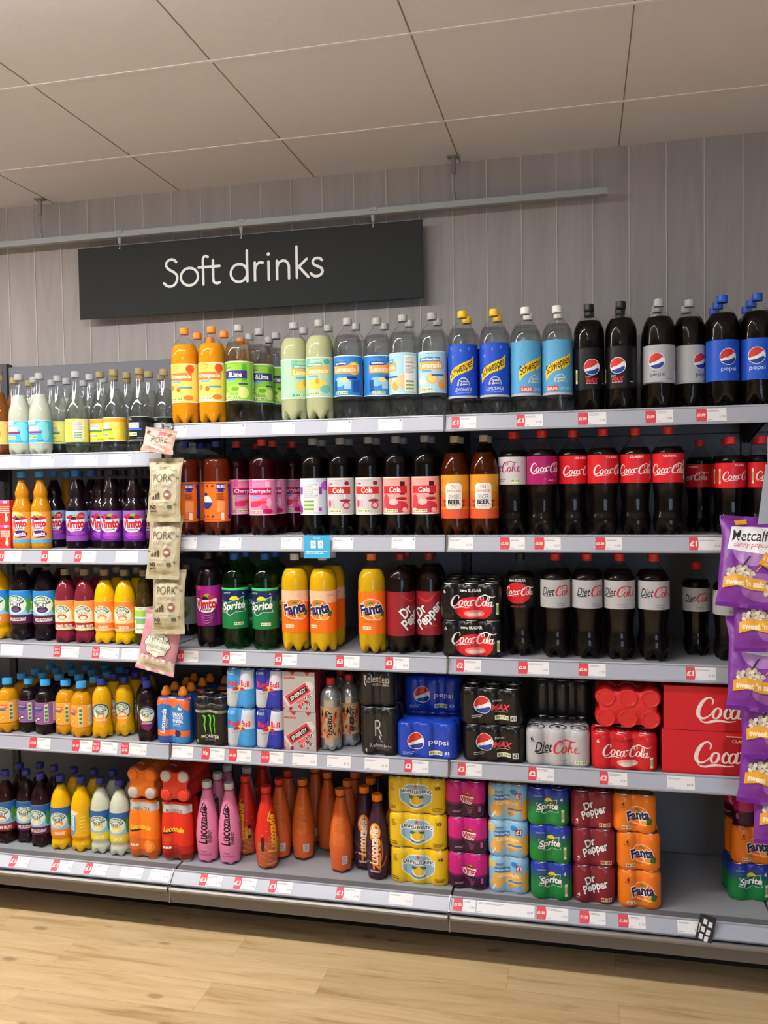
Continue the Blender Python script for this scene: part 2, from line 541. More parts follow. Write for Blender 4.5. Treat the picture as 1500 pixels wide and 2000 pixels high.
def schweppes(A, base, slim=False):
    A.rect(-170, 40, 170, 152, base)
    A.rect(-170, 36, 170, 41, '#b9bcc0')
    A.poly([(-46, 86), (-30, 100), (0, 110), (30, 118), (44, 128), (40, 100), (20, 92), (-10, 86), (-30, 78), (-42, 66)], '#f3c822')
    A.txt('Schweppes', -2, 98, 82, 24, '#1d1a12', b=.012, rot=18, sh=.1)
    A.ell(6, 62, 21, 18, '#b5c8ea', a0=0, a1=180)
    A.ell(6, 62, 18.5, 15.5, base, a0=0, a1=180)
    A.txt('12', -4, 68, 14, 10, '#e8d9a0', b=.02)
    A.lines(4, 62, 24, 74, 2, '#e8d9a0')
    if slim:
        A.rect(-40, 44, -2, 55, '#d8372c')
        A.txt('SLIMLINE', -21, 49.5, 33, 6, '#f1ece8', b=.03)
        A.txt('LEMONADE', 24, 49.5, 38, 6, '#cfe0f0')
    else:
        A.txt('LEMONADE', 6, 54, 58, 7.5, '#dfe9f6')
        A.lines(-20, 45, 34, 48, 1, '#8fb0e6')
    for x, y in ((-2, 138), (-30, 125), (25, 142), (-36, 144)):
        for a in (0, 60, 120):
            A.stroke([(x - 4 * math.cos(math.radians(a)), y - 4 * math.sin(math.radians(a)), .9), (x + 4 * math.cos(math.radians(a)), y + 4 * math.sin(math.radians(a)), .9)], '#7f9fe0', same=a > 0)

def coop(A, z0, z1, bg, t1, tc, bar, blobs, top=None, tsub=None, subc=None, edge='#e9efe6', back=True):
    """retailer's own fizzy drink label: pale ground, drawn shapes, name bar"""
    h = z1 - z0
    A.rect(-170, z0, 170, z1, edge)
    A.rect(-170, z0 + 3, 170, z1 - 3, bg)
    r = random.Random(len(t1) * 7 + int(h))
    for i, (x, y, rx, ry, c) in enumerate(blobs):
        if rx > 0: A.ell(x, z0 + y * h, rx, ry, c, 16)
        else: A.rect(x + rx, z0 + y * h - ry, x - rx, z0 + y * h + ry, c)
    A.txt('the co-operative', -8, z1 - 9, 36, 4, '#4a4a42')
    A.txt('loved by us', -6, z1 - 18, 22, 6, '#a8906a')
    A.rect(-46, z0 + h * .56, 44, z0 + h * .76, bar)
    if top:
        A.rect(-42, z0 + h * .75, -42 + len(top) * 5.4, z0 + h * .85, subc or '#3a3f95')
        A.txt(top, -40 + len(top) * 2.7, z0 + h * .8, len(top) * 4.6, 7.5, '#eef0ea', b=.04)
    A.txt(t1, 0, z0 + h * .66, min(82, 9.6 * len(t1)), 17, tc, b=.03)
    if tsub: A.rect(-32, z0 + h * .5, 4, z0 + h * .545, '#58a8d8')
    A.nutri(-34, z0 + 7, 44, 10)
    if back:      # ingredients panel turned away from the front
        A.rect(72, z0 + 8, 118, z1 - 10, '#eceee9')
        A.lines(75, z0 + h * .5, 115, z1 - 14, 12, '#8a8a86')
        for i in range(3):
            A.rect(76, z0 + 14 + i * 12, 106, z0 + 20 + i * 12, '#7ea33a', same=i > 0)

ART = {}
def art(fn):
    ART[fn.__name__] = fn
    return fn
@art
def orangeade(A):
    coop(A, 78, 214, '#f7d469', 'Orangeade', '#f7e3cf', '#ee7d35', [(-34, .38, 12, 10, '#ef8b3c'), (-5, .33, 8, 9, '#e9672e'), (30, .12, 18, 9, '#ef7d3c'), (38, .86, 16, 15, '#e2572b'), (-20, .9, 20, 14, '#f9b94a'), (22, .38, -22, 3, '#4b95b5')], tsub=1)
@art
def lime(A):
    coop(A, 78, 214, '#8cc63f', '&Lime', '#eef2e6', '#3d2f7c', [(-44, .5, -7, 62, '#4f9d3a'), (34, .7, -9, 30, '#5aa53a'), (0, .3, 26, 14, '#b7d957'), (30, .2, 20, 20, '#d7e589'), (0, .3, 14, 8, '#5fae34'), (30, .42, -16, 3, '#3f3b72'), (-34, .14, 12, 10, '#e2ec9c')], top='Lemon', subc='#3e8f35', tsub=1)
@art
def cloudy(A):
    coop(A, 78, 214, '#a8d6b4', 'Lemonade', '#f6eed8', '#efb14a', [(0, .32, 36, 18, '#f2c65c'), (36, .88, 12, 10, '#5fae96'), (-36, .86, -10, 16, '#79c0a4'), (30, .2, 20, 14, '#79c0a4'), (2, .4, 7, 12, '#e3a02d'), (-30, .08, -14, 4, '#4da392')], top='Diet Cloudy', subc='#63b39a', tsub=1)
@art
def sparkling(A):
    coop(A, 78, 214, '#2f86cf', 'Lemonade', '#f3dfc2', '#f0a545', [(-20, .35, 22, 16, '#8ec6ea'), (34, .68, 22, 22, '#efc45a'), (34, .68, 17, 17, '#f5dc86'), (-38, .25, -8, 20, '#1b4f9c'), (10, .28, -12, 14, '#9ec9ea'), (40, .25, -14, 20, '#1f58ae'), (0, .4, 14, 8, '#f3d681'), (26, .45, -18, 4, '#26307c')], top='Sparkling', subc='#1d4a9c', tsub=0, edge='#dfeefa')
@art
def dietsparkling(A):
    coop(A, 78, 214, '#a9d3e4', 'Lemonade', '#f8eedd', '#f0a94e', [(6, .34, 20, 18, '#f1b75c'), (6, .34, 13, 12, '#f6cd86'), (-30, .3, 16, 14, '#e9f2f2'), (40, .2, 14, 16, '#e9a94c'), (26, .42, -22, 3, '#2b5fb0'), (-36, .1, 20, 8, '#f3c98a'), (80, .3, 40, 24, '#f1c386')], top='Diet Sparkling', subc='#3b86c8', tsub=1, edge='#dfeefa')
@art
def cherryade(A):
    coop(A, 72, 196, '#ef88b4', 'Cherryade', '#f8dfe8', '#c2185b', [(-36, .9, -8, 14, '#e35a97'), (-20, .3, 26, 10, '#d93a6c'), (20, .3, -12, 20, '#e35a97'), (34, .35, 10, 16, '#f2b4cf'), (0, .36, 30, 5, '#e23b3f'), (30, .85, -8, 10, '#f7b7d2'), (-44, .4, -4, 34, '#d8d8b8'), (30, .1, 20, 9, '#c2185b'), (85, .4, 22, 30, '#d8306e')], tsub=1, edge='#f3d3e0')
    A.stroke([(62, 130, 1.6), (66, 90, 1.6), (84, 90, 1.6), (90, 132, 1.6)], '#f7dbe6', n=1)
@art
def dietcola(A):
    coop(A, 72, 196, '#c9c5c6', 'Cola', '#f4ece9', '#c9302f', [(-30, .3, -18, 14, '#b9b5b7'), (28, .25, 14, 13, '#c9404a'), (28, .25, 9, 8, '#c9c5c6'), (24, .38, 20, 5, '#9c2f38'), (30, .85, 9, 7, '#7c2535'), (22, .6, -3, 20, '#e9e4e3'), (-34, .3, 6, 12, '#c9404a')], top='Diet', subc='#b92d33')
@art
def cola(A):
    coop(A, 72, 196, '#f2a49c', 'Cola', '#f8eae6', '#cf2b35', [(-34, .3, 14, 30, '#d94552'), (10, .2, 40, 20, '#d43646'), (24, .42, 20, 5, '#a9202f'), (-6, .33, 16, 10, '#f3c3bd'), (26, .7, -9, 22, '#4a1620'), (34, .12, 10, 8, '#f3c3bd'), (-36, .12, 10, 6, '#f6d6d0')])
@art
def purplecola(A):
    coop(A, 72, 196, '#cfd8ee', 'Cola', '#f4ece9', '#8a3fa0', [(-90, .5, -30, 60, '#c9d4ea'), (-130, .6, -18, 60, '#a13fae'), (-60, .3, 20, 14, '#b05ac0'), (60, .8, 20, 16, '#b05ac0')])
    A.rect(-28, 82, 32, 182, '#e9ebee'); A.lines(-25, 130, 29, 178, 14, '#8d8f92')
    for i in range(3): A.rect(-24, 88 + i * 13, 14, 95 + i * 13, '#7fa53a', same=i > 0)
    A.ell(-40, 90, 12, 16, '#8f3fa8'); A.rect(30, 84, 42, 96, '#a44fb5')
@art
def irn(A):
    A.rect(-170, 50, 170, 190, '#f0741c')
    A.rect(-170, 183, 170, 184.5, '#26285f'); A.rect(-170, 58, 170, 59.5, '#26285f', same=True)
    for x in (-60, -40, -20, 0, 60, 80):
        for y in (175, 68):
            for a in (0, 45, 90, 135):
                A.stroke([(x - 5 * math.cos(math.radians(a)), y - 5 * math.sin(math.radians(a)), 1.6), (x + 5 * math.cos(math.radians(a)), y + 5 * math.sin(math.radians(a)), 1.6)], '#2b2a6a', same=a > 0)
    A.ell(-24, 118, 22, 24, '#ece9e6'); A.ell(-24, 118, 22, 24, '#2a3a9a', a0=180, a1=360)
    A.ell(-28, 146, 9, 6, '#26307c')
    A.rect(14, 163, 44, 182, '#26309a'); A.rect(19, 154, 39, 164, '#26309a', same=True)
    A.txt('IRN-BRU', 30, 173, 27, 9, '#e9edf2', b=.04)
    A.lines(14, 126, 44, 150, 6, '#4a2a12'); A.rect(16, 84, 44, 122, '#f49a5a'); A.rect(28, 56, 40, 82, '#e9e2d8')
    A.rect(60, 60, 84, 182, '#26309a')
@art
def schwep(A): schweppes(A, '#1f4fc4')
@art
def slim(A): schweppes(A, '#58a5d2', True)
@art
def pepsimax(A):
    A.rect(-170, 70, 170, 200, '#0b0b0d')
    globe(A, -8, 140, 24)
    A.txt('pepsi', -20, 109, 16, 6, '#d8d8dc')
    A.txt('MAX', -8, 98, 36, 13, '#cf2436', b=.05, sh=.25)
    A.lines(-26, 86, 8, 91, 1, '#b8b8bc'); A.lines(30, 86, 48, 91, 1, '#b8b8bc')
    A.rect(56, 92, 70, 150, '#2a2a2c'); A.nutri(-66, 90, 9, 44)
@art
def dietpepsi(A):
    A.rect(-170, 80, 170, 198, '#a9acb2'); A.rect(-170, 80, 170, 84, '#c9ccd0', same=True)
    globe(A, -8, 148, 24)
    A.txt('diet', -14, 118, 12, 6, '#55585e'); A.txt('pepsi', -4, 106, 44, 15, '#33363c')
    A.lines(26, 90, 46, 95, 1, '#4a4d52'); A.rect(54, 92, 66, 120, '#d5d7db')
    globe(A, 88, 140, 13); A.txt('pepsi', 90, 106, 38, 12, '#33363c', rot=90)
@art
def pepsi(A):
    A.rect(-170, 80, 170, 204, '#1f55c8')
    globe(A, -8, 152, 24)
    A.txt('pepsi', -6, 114, 46, 16, '#e3e8f4')
    A.lines(24, 92, 46, 97, 1, '#b8c6ea'); A.rect(52, 90, 66, 120, '#c8d2ec'); A.rect(46, 126, 76, 190, '#2a4aa8')
    globe(A, 110, 140, 20)
@art
def coke(A):
    A.rect(-170, 0, 170, 90, '#d31f29')
    A.txt('CLASSIC', 12, 82, 42, 6, '#f2dfdd', b=.03)
    cocacola(A, 4, 40, 116, '#f2e6e4')
    A.nutri(60, 10, 6, 60)
@art
def coke_small(A):
    A.rect(-140, 0, 140, 76, '#d31f29')
    A.txt('CLASSIC', 10, 68, 34, 5, '#f2dfdd', b=.03)
    cocacola(A, 4, 34, 100, '#f2e6e4'); A.nutri(-56, 12, 6, 46)
@art
def cherrycoke(A):
    A.rect(-170, 0, 170, 90, '#a3155f')
    cocacola(A, 4, 50, 116, '#f2e6ec')
    A.txt('cherry', 22, 12, 24, 7, '#e8cfdc'); A.ell(0, 17, 3, 3, '#d8506a')
@art
def dietcherry(A):
    A.rect(-170, 0, 170, 90, '#c5c5c7')
    dietcoke(A, -2, 54, 122, '#a3155f', '#a3155f')
    A.ell(-34, 14, 5, 7, '#d02a30'); A.lines(-26, 8, 4, 20, 2, '#8a6a72'); A.nutri(20, 6, 26, 13)
@art
def diet(A):
    A.rect(-170, 0, 170, 90, '#aeafb2')
    dietcoke(A, 2, 52, 118, '#17171a', '#c2262d')
    A.txt('no calories', 8, 15, 32, 6, '#6a6a6e'); A.txt('no sugar', 10, 6, 26, 6, '#6a6a6e')
@art
def diet_small(A):
    A.rect(-140, 0, 140, 76, '#aeafb2')
    dietcoke(A, 2, 42, 98, '#17171a', '#c2262d'); A.lines(-10, 6, 26, 14, 2, '#6a6a6e')
@art
def zero(A):
    A.rect(-170, -6, 170, 96, '#0b0a0b')
    A.ell(0, 44, 48, 34, '#cf222b', 32)
    cocacola(A, 2, 48, 104, '#f0e8e8')
    A.txt('zero SUGAR', 0, 86, 56, 8, '#e4e4e4', b=.03); A.txt('IMPROVED TASTE', 2, 0, 50, 4.5, '#cf4a44')
@art
def ginger(A):
    A.rect(-150, 57, 150, 200, '#d8932c')
    for i, c in enumerate(('#c8842a', '#d2762a', '#d86a2c', '#d95f2c')): A.rect(-150, 130 - i * 12, 150, 145 - i * 13, c)
    A.rect(-150, 57, 150, 88, '#d9592f')
    A.poly([(-28, 96), (-22, 88), (22, 88), (28, 96), (28, 164), (20, 172), (-20, 172), (-28, 164)], '#e9e4de')
    A.txt('Old', 0, 160, 18, 11, '#c4544f', b=.01); A.txt('Jamaica', 0, 147, 44, 11, '#c4544f', b=.01)
    A.txt('GINGER', 0, 128, 36, 14, '#555558'); A.txt('BEER', 0, 111, 38, 14, '#17171a', b=.05)
    A.lines(-20, 92, 20, 101, 2, '#c47a6f')
    for s in (-1, 1):
        for x, y in ((34, 112), (32, 98)):
            for a in (20, 70, 120, 160, 250): A.stroke([(s * x, y, 2), (s * x + 9 * math.cos(math.radians(a)), y + 9 * math.sin(math.radians(a)), 1)], '#3a1a12', same=a > 20)
@art
def vfizzy(A):
    A.rect(-170, 80, 170, 222, '#8a1c78'); A.rect(-20, 80, 90, 222, '#a02282'); A.rect(-8, 80, 40, 150, '#6a1668')
    vimto(A, -4, 156, 82, 'fizzy')
    A.ell(-30, 214, 12, 8, '#c83a5a')
    for i in range(4): A.stroke([(-26 + i * 3, 122 - i * 9, 1), (0, 116 - i * 9, 2), (26 - i * 3, 122 - i * 9, 1)], '#d887b4')
@art
def sprite2l(A):
    A.rect(-170, 75, 170, 218, '#1b7a45'); A.rect(-170, 208, 170, 218, '#46c876'); 
    A.poly([(-170, 150), (-50, 150), (-20, 168), (40, 188), (170, 188), (170, 209), (-170, 209)], '#14245a')
    A.poly([(-50, 178), (-50, 209), (60, 209), (60, 170), (30, 176)], '#14245a')
    sprite(A, -2, 152, 94)
    A.lines(-40, 196, -6, 203, 2, '#c8cfae'); A.txt('2L', 34, 198, 8, 6, '#dfe6ea'); A.nutri(0, 88, 34, 10)
@art
def fantaor(A):
    A.rect(-170, 68, 170, 212, '#f4701b')
    fanta(A, 0, 152, 84); A.poly([(34, 126), (46, 124), (52, 142), (38, 146)], '#2f6b3a')
    A.txt('ORANGE', -12, 110, 30, 6, '#8a3a12'); A.nutri(-32, 84, 30, 10)
@art
def fantazero(A):
    A.rect(-170, 68, 170, 212, '#f4701b'); A.rect(-170, 172, 170, 212, '#e8b99a')
    fanta(A, 0, 150, 84, True); A.poly([(34, 126), (46, 124), (52, 142), (38, 146)], '#2f6b3a')
    A.txt('ORANGE', -16, 112, 28, 6, '#8a3a12'); A.nutri(-34, 86, 30, 10); A.txt('zero added sugar', 50, 198, 34, 4, '#4a3a30')
@art
def drp(A):
    A.rect(-170, 62, 170, 210, '#8f2029')
    for i in range(26):
        a = i * 2.4; r = 10 + (i * 7) % 34
        A.stroke([(60 + 6 * math.cos(a), 140 + 6 * math.sin(a), 2.4), (60 + r * math.cos(a), 140 + r * math.sin(a), .6)], '#cf3a2c', same=i > 0)
    A.stroke([(-40, 196, 2), (0, 178, 8), (30, 205, 3)], '#c8332c'); A.stroke([(-10, 90, 2), (20, 96, 4), (40, 92, 1)], '#cf3a2c')
    drpepper(A, -2, 138, 112, 46)
    A.nutri(70, 82, 10, 40)
def mixer(A, bg, c2, bar, ink='#5a5f62'):
    A.rect(-150, 44, 150, 128, '#e8ecdc'); A.rect(-150, 46, 150, 126, bg)
    A.ell(26, 108, 22, 16, c2, 18); A.ell(36, 78, 14, 26, c2, 18)
    A.rect(-150, 112, 0, 126, '#e2e6e2'); A.lines(-34, 116, -14, 123, 2, ink)
    A.rect(-38, 86, 14, 107, '#b9bcc2'); A.lines(-34, 90, 6, 98, 2, '#e4e6e8')
    A.rect(-38, 80, 22, 87, bar); A.nutri(-34, 60, 40, 12); A.lines(6, 49, 36, 55, 1, ink)
    A.rect(78, 54, 118, 120, '#dfe0da'); A.lines(80, 88, 116, 118, 9, '#8a8c88')
    for i in range(3): A.rect(82, 58 + i * 9, 108, 62 + i * 9, '#5e9a4a', same=i > 0)
@art
def mix_cyan(A): mixer(A, '#4bb4d6', '#7fd0dc', '#8c2f6a')
@art
def mix_yellow(A): mixer(A, '#dede5a', '#e8e67c', '#6d7a72')
@art
def mix_gold(A): mixer(A, '#ecc93a', '#f2d860', '#4f8a4a'); A.rect(-150, 112, 150, 126, '#e9a03c')
@art
def mix_black(A): mixer(A, '#17191d', '#262a30', '#3d6cc8', '#b8bcc0'); A.rect(-150, 109, 150, 126, '#15171a'); A.lines(-34, 116, -10, 123, 2, '#c9c5b8')
@art
def mix_orange(A): mixer(A, '#efa04a', '#f3bd6a', '#7fa05a'); A.rect(-150, 46, 150, 70, '#d9c86a'); A.nutri(-34, 54, 40, 12)
@art
def vim(A):
    A.rect(-150, 30, 150, 140, '#6d2590'); A.rect(-150, 100, 150, 140, '#8fb5dc'); A.rect(-150, 30, 150, 50, '#8a4aac', same=False)
    vimto(A, -2, 92, 80); A.ell(26, 122, 14, 13, '#b3202e'); A.lines(17, 116, 35, 128, 2, '#e8c9c4')
    A.ell(10, 60, 30, 8, '#a24ab4')
@art
def vim_purple(A):
    A.rect(-150, 30, 150, 140, '#5e1f86'); A.rect(-150, 104, 150, 140, '#8d63b8'); A.ell(6, 52, 36, 16, '#8a3fae'); A.ell(6, 56, 24, 8, '#b04fb8')
    vimto(A, -2, 92, 82)
@art
def remix(A):
    A.rect(-150, 24, 150, 138, '#ee9b3f'); A.ell(-10, 122, 30, 18, '#f5c27c'); A.ell(-22, 126, 12, 10, '#f7dfb0'); A.rect(-150, 24, 150, 36, '#4f9fd8')
    vimto(A, -2, 94, 70, 'squash'); A.ell(4, 56, 30, 14, '#4a1f6a'); A.txt('Remix', 4, 56, 46, 15, '#e9e2ee', b=.04, rot=6)
def robl(A, z0, z1, top, mid, bot, bt, fruit, l2='FRUIT', l1='real', w=62, c2='#27333a', leaf='#4a9a3e'):
    h = z1 - z0
    A.rect(-150, z0, 150, z1, bot); A.rect(-150, z0 + h * .26, 150, z1, mid); A.rect(-150, z0 + h * .62, 150, z1 - 1, top)
    for x in (40, 56, 70, -60, -76): A.ell(x, z0 + h * .55, 9, h * .26, leaf, 12)
    robinsons(A, -6, z0 + h * .56, w, l2, l1, fruit, full=True, c2=c2)
    A.txt(bt, 0, z0 + h * .13, min(64, 6.2 * len(bt)), h * .1, '#f2ece0', b=.03)
    A.nutri(50, z0 + h * .35, 8, h * .3)
@art
def rob_summer(A): robl(A, 52, 165, '#2b5f9c', '#7fb0d6', '#8c2a2c', 'SUMMER FRUITS', '#c9502e')
@art
def rob_black(A): robl(A, 52, 165, '#2b5f9c', '#8fbfe0', '#5a1f48', 'APPLE & BLACKCURRANT', '#c9d8a8')
@art
def rob_orange(A): robl(A, 52, 165, '#2b5f9c', '#8fbfe0', '#f0882c', 'ORANGE', '#f08a1e')
@art
def rob_orange_back(A):
    rob_orange(A); A.rect(-52, 60, 52, 165, '#e8b21a'); A.ell(-20, 110, 22, 48, '#5a9ad0', 20); A.rect(-34, 84, -8, 140, '#cfe0ee')
    A.lines(-32, 88, -10, 136, 8, '#44688a'); A.ell(-14, 150, 22, 8, '#e8e4d2')
    for i in range(5): A.rect(14, 82 + i * 13, 36, 83.6 + i * 13, '#f5e08a', same=i > 0)
@art
def rob_lemon(A): robl(A, 52, 165, '#2b5f9c', '#8fbfe0', '#e2cf2e', 'LEMON', '#f2dc3a')
@art
def rob2l_black(A): robl(A, 62, 180, '#2a86cf', '#8fc3e6', '#4e1d46', 'APPLE & BLACKCURRANT', '#2a2038', w=72)
@art
def rob2l_orange(A): robl(A, 62, 180, '#2a86cf', '#8fc3e6', '#f0882c', 'ORANGE', '#f08a1e', w=72)
@art
def barley_red(A): robl(A, 50, 158, '#ef9a4a', '#e9dcb2', '#a82f2a', 'SUMMER FRUITS', '#d8502e', 'BARLEY', 'FRUIT &', 62, '#b09a50', '#edb85a'); A.rect(-150, 49, 150, 58, '#e8dcae')
@art
def barley_orange(A): robl(A, 50, 158, '#f08a2e', '#f1c98a', '#ee7a2a', 'ORANGE', '#f08a1e', 'BARLEY', 'FRUIT &', 62, '#b09a50', '#f0a84a'); A.rect(-150, 49, 150, 58, '#f0c98a')
@art
def elder(A):
    A.rect(-150, 44, 150, 140, '#dfe4d2'); A.rect(-150, 104, 150, 128, '#9cc84a'); A.rect(-150, 92, 150, 98, '#58a8d0'); A.rect(-28, 78, 16, 92, '#7fba5a'); A.lines(-30, 130, 10, 138, 2, '#8a7a6a'); A.nutri(-24, 54, 36, 10)
@art
def elder_pale(A):
    A.rect(-150, 44, 150, 150, '#b9c2b0'); A.ell(0, 104, 34, 38, '#8fa86a', 20); A.ell(-6, 96, 20, 22, '#d8dcc6', 16); A.ell(6, 84, 16, 14, '#6f944a', 14)
def sqs(A, bg, bar, spots, c2):
    A.rect(-170, 42, 170, 122, '#cfc6b8'); A.rect(-170, 43, 170, 121, bg)
    A.lines(-40, 112, -20, 118, 2, '#4a4a42'); A.rect(-44, 94, 14, 108, bar); A.lines(-40, 97, 10, 105, 2, '#e6d8d0')
    A.rect(-44, 86, 8, 94, '#3f6f9a' if bg != '#8a5a9a' else '#2f5fb0')
    for x, y in ((-32, 66), (-4, 62), (-18, 54)): A.ell(x, y, 10, 8, spots, 14); A.ell(x, y, 6, 5, c2, 10)
    A.rect(20, 50, 34, 116, '#c8ccb8')
    for i in range(4): A.rect(22, 53 + i * 15, 32, 63 + i * 15, '#4a7f3a', same=i > 0)
    A.rect(52, 50, 84, 118, '#e0d8c8'); A.lines(54, 54, 82, 114, 12, '#9a8f80')
@art
def sq_orange(A): sqs(A, '#f0a43a', '#e8602c', '#f0882c', '#f6c86a')
@art
def sq_black(A): sqs(A, '#8a5a9a', '#4a2468', '#4a2054', '#e0dcc0')
def robs(A, bot, fruit, bt):
    A.ell(0, 88, 34, 44, bot, 28); A.ell(0, 98, 36, 32, '#234a72', 28)
    robinsons(A, 0, 96, 56, fruit=fruit); A.rect(-26, 62, 26, 76, bot); A.txt(bt, 0, 69, 40, 6, '#efe6d0', b=.03)
@art
def robs_orange(A): robs(A, '#f0a02c', '#f08a1e', 'ORANGE')
@art
def robs_black(A): robs(A, '#6a2350', '#c9d8a8', 'BLACKCURRANT')
def luc(A, base, c, extra):
    A.rect(-150, 0, 150, 262, base); extra(A)
@art
def luc_pink(A):
    luc(A, '#dc7fa8', 0, lambda A: None)
    for i in range(60):
        x = (i * 37) % 110 - 55; y = 20 + (i * 53) % 190
        A.ell(x, y, 1.3, 1.3, '#eba4c2', 6, same=i > 0)
    lucozade(A, -6, 140, 130, '#141414')
    A.txt('PINK', -4, 44, 24, 8, '#4a2a3a'); A.txt('LEMONADE', 0, 33, 52, 8, '#4a2a3a'); A.rect(50, 90, 66, 150, '#c45a8c')
@art
def luc_orig(A):
    luc(A, '#d42a1c', 0, lambda A: None)
    A.poly([(-60, 6), (60, 6), (60, 84), (40, 100), (24, 96), (10, 120), (0, 150), (-8, 118), (-24, 100), (-44, 104), (-60, 90)], '#b8603a')
    for k in A.sets(2):
        for i in range(k, 260, 2):
            y = 6 + (i * 29) % 140; x = (i * 41) % 117 - 58
            if not (y > 100 and (i % 3)): A.ell(x, y, 1.7, 1.7, '#e2a06c' if i % 2 else '#98482a', 6)
    lucozade(A, 0, 130, 130, '#f0b428'); A.rect(30, 70, 42, 120, '#3a2018'); A.nutri(31, 74, 10, 40, '#c8a070', '#3a2018'); A.rect(-42, 70, -30, 120, '#3a2018')
    A.txt('ORIGINAL', 0, 22, 44, 6, '#e8c8a0')
    A.rect(66, 30, 84, 60, '#d8cfc8'); A.lines(68, 32, 82, 58, 8, '#3a2a22')
@art
def luc_back(A):
    luc(A, '#c65a22', 0, lambda A: None)
    A.ell(0, 20, 60, 130, '#d0612e', 28); A.lines(-30, 100, 26, 200, 16, '#d8813c'); A.rect(12, 34, 34, 64, '#d8cfc8'); A.lines(14, 36, 32, 62, 9, '#3a2a22')
    lucozade(A, 100, 130, 120, '#f0b428')
@art
def luc_zero(A):
    luc(A, '#3c2030', 0, lambda A: None)
    for i in range(14):
        a = i * .9; A.stroke([(20 * math.cos(a), 60 + 20 * math.sin(a), 3), (34 * math.cos(a + .6), 70 + 44 * math.sin(a + .6), 5), (48 * math.cos(a + 1), 90 + 70 * math.sin(a + 1), 1)], ('#7a4038', '#b86a4a', '#5a2c44')[i % 3])
    A.ell(0, 170, 24, 30, '#ef8a1c', 24); A.ell(0, 170, 17, 22, '#f6b04a', 20)
    A.txt('ZERO', 8, 96, 110, 26, '#f08a1c', b=.05, rot=90); lucozade(A, -2, 120, 120, '#f4e2d2', sub=None)
    A.txt('ORANGE', 0, 34, 36, 7, '#efe4dc', b=.03)
@art
def energy_silver(A):
    A.rect(-120, 46, 120, 155, '#b0906e')
    r = random.Random(4)
    for k in A.sets(3):
        for i in range(20):
            x = r.uniform(-60, 60); y = r.uniform(48, 130); w = r.uniform(3, 7)
            A.poly([(x - w, y), (x, y - w * 1.6), (x + w, y), (x + w * .3, y + w * 3)], ('#a8381e', '#5a1d14', '#d0603a')[k])
    A.txt('ENERGY', 4, 100, 84, 15, '#15110f', b=.05, sh=.2, rot=90, ol=('#b8a890', .1))

# ------------------------------------------------------------------ materials
M_PRINT = mat('printed_label', attr=True, rough=0.36, spec=0.35)
M_FILM = mat('shrink_film', attr=True, rough=0.26, spec=.35, coat=0.2, bump=(55, 0.35, 0.004))
M_BAG = mat('snack_film', attr=True, rough=0.36, bump=(38, 0.5, 0.006))
M_CARD = mat('printed_card', attr=True, rough=0.5, spec=0.35)
M_PAPER = mat('ticket_paper', attr=True, rough=0.45, spec=0.4)
M_METAL = mat('can_metal', '#b8babd', rough=0.28, metal=1.0)
M_STEEL = mat('galvanised_steel', '#9c9da0', rough=0.4, metal=0.9)
M_SHELFGREY = mat('shelf_grey_paint', '#9a9ca2', rough=0.4)
M_RAIL = mat('rail_plastic', '#a6abb8', rough=0.28, spec=0.5)
M_DARKGREY = mat('dark_grey_paint', '#3c3d40', rough=0.45)
M_PLINTH = mat('plinth_grey_paint', '#6b6966', rough=0.4)
M_LIP = mat('lip_grey_paint', '#66676a', rough=0.4)
M_NOSE = mat('nosing_metal', '#8a8987', rough=0.42, metal=0.5)
M_PANEL = mat('panel_grey_paint', '#6b6e75', rough=0.5)
M_BLACK = mat('black_plastic', '#101012', rough=0.4)
M_SIGN = mat('sign_charcoal', '#2c2f30', rough=0.75, spec=0.25)
M_LETTER = mat('sign_letter_white', '#e9e9ea', rough=0.6)
M_TRACK = mat('track_grey', '#979c9f', rough=0.45)
M_CLEARPL = mat('translucent_plastic', '#b9babe', rough=0.25, trans=0.35)
_mc = {}
def M_cap(h):
    if h not in _mc: _mc[h] = mat('cap_plastic_' + h[1:], h, rough=0.35)
    return _mc[h]
def M_liq(h):
    k = 'l' + h
    if k not in _mc: _mc[k] = mat('drink_' + h[1:], h, rough=0.3, spec=0.04)
    return _mc[k]
M_SHELL = {'clear': shell_mat('clear_bottle_plastic'), 'green': shell_mat('green_bottle_plastic', (0.22, 0.76, 0.38)),
           'brown': shell_mat('brown_bottle_plastic', (0.55, 0.33, 0.12)), 'smoke': shell_mat('dark_bottle_plastic', (0.72, 0.74, 0.76))}
M_LEMONADE = glass_mat('clear_drink', (0.97, 0.98, 0.975))
M_SPRITE = glass_mat('green_drink', (0.45, 0.92, 0.6))
M_IRN = glass_mat('amber_drink', (0.75, 0.22, 0.06))

# ------------------------------------------------------------------ room
T = 0.5839; TX0 = -0.7632; ZC = 2.8119
XL, XR, YF = -4.2, 5.0, -6.2

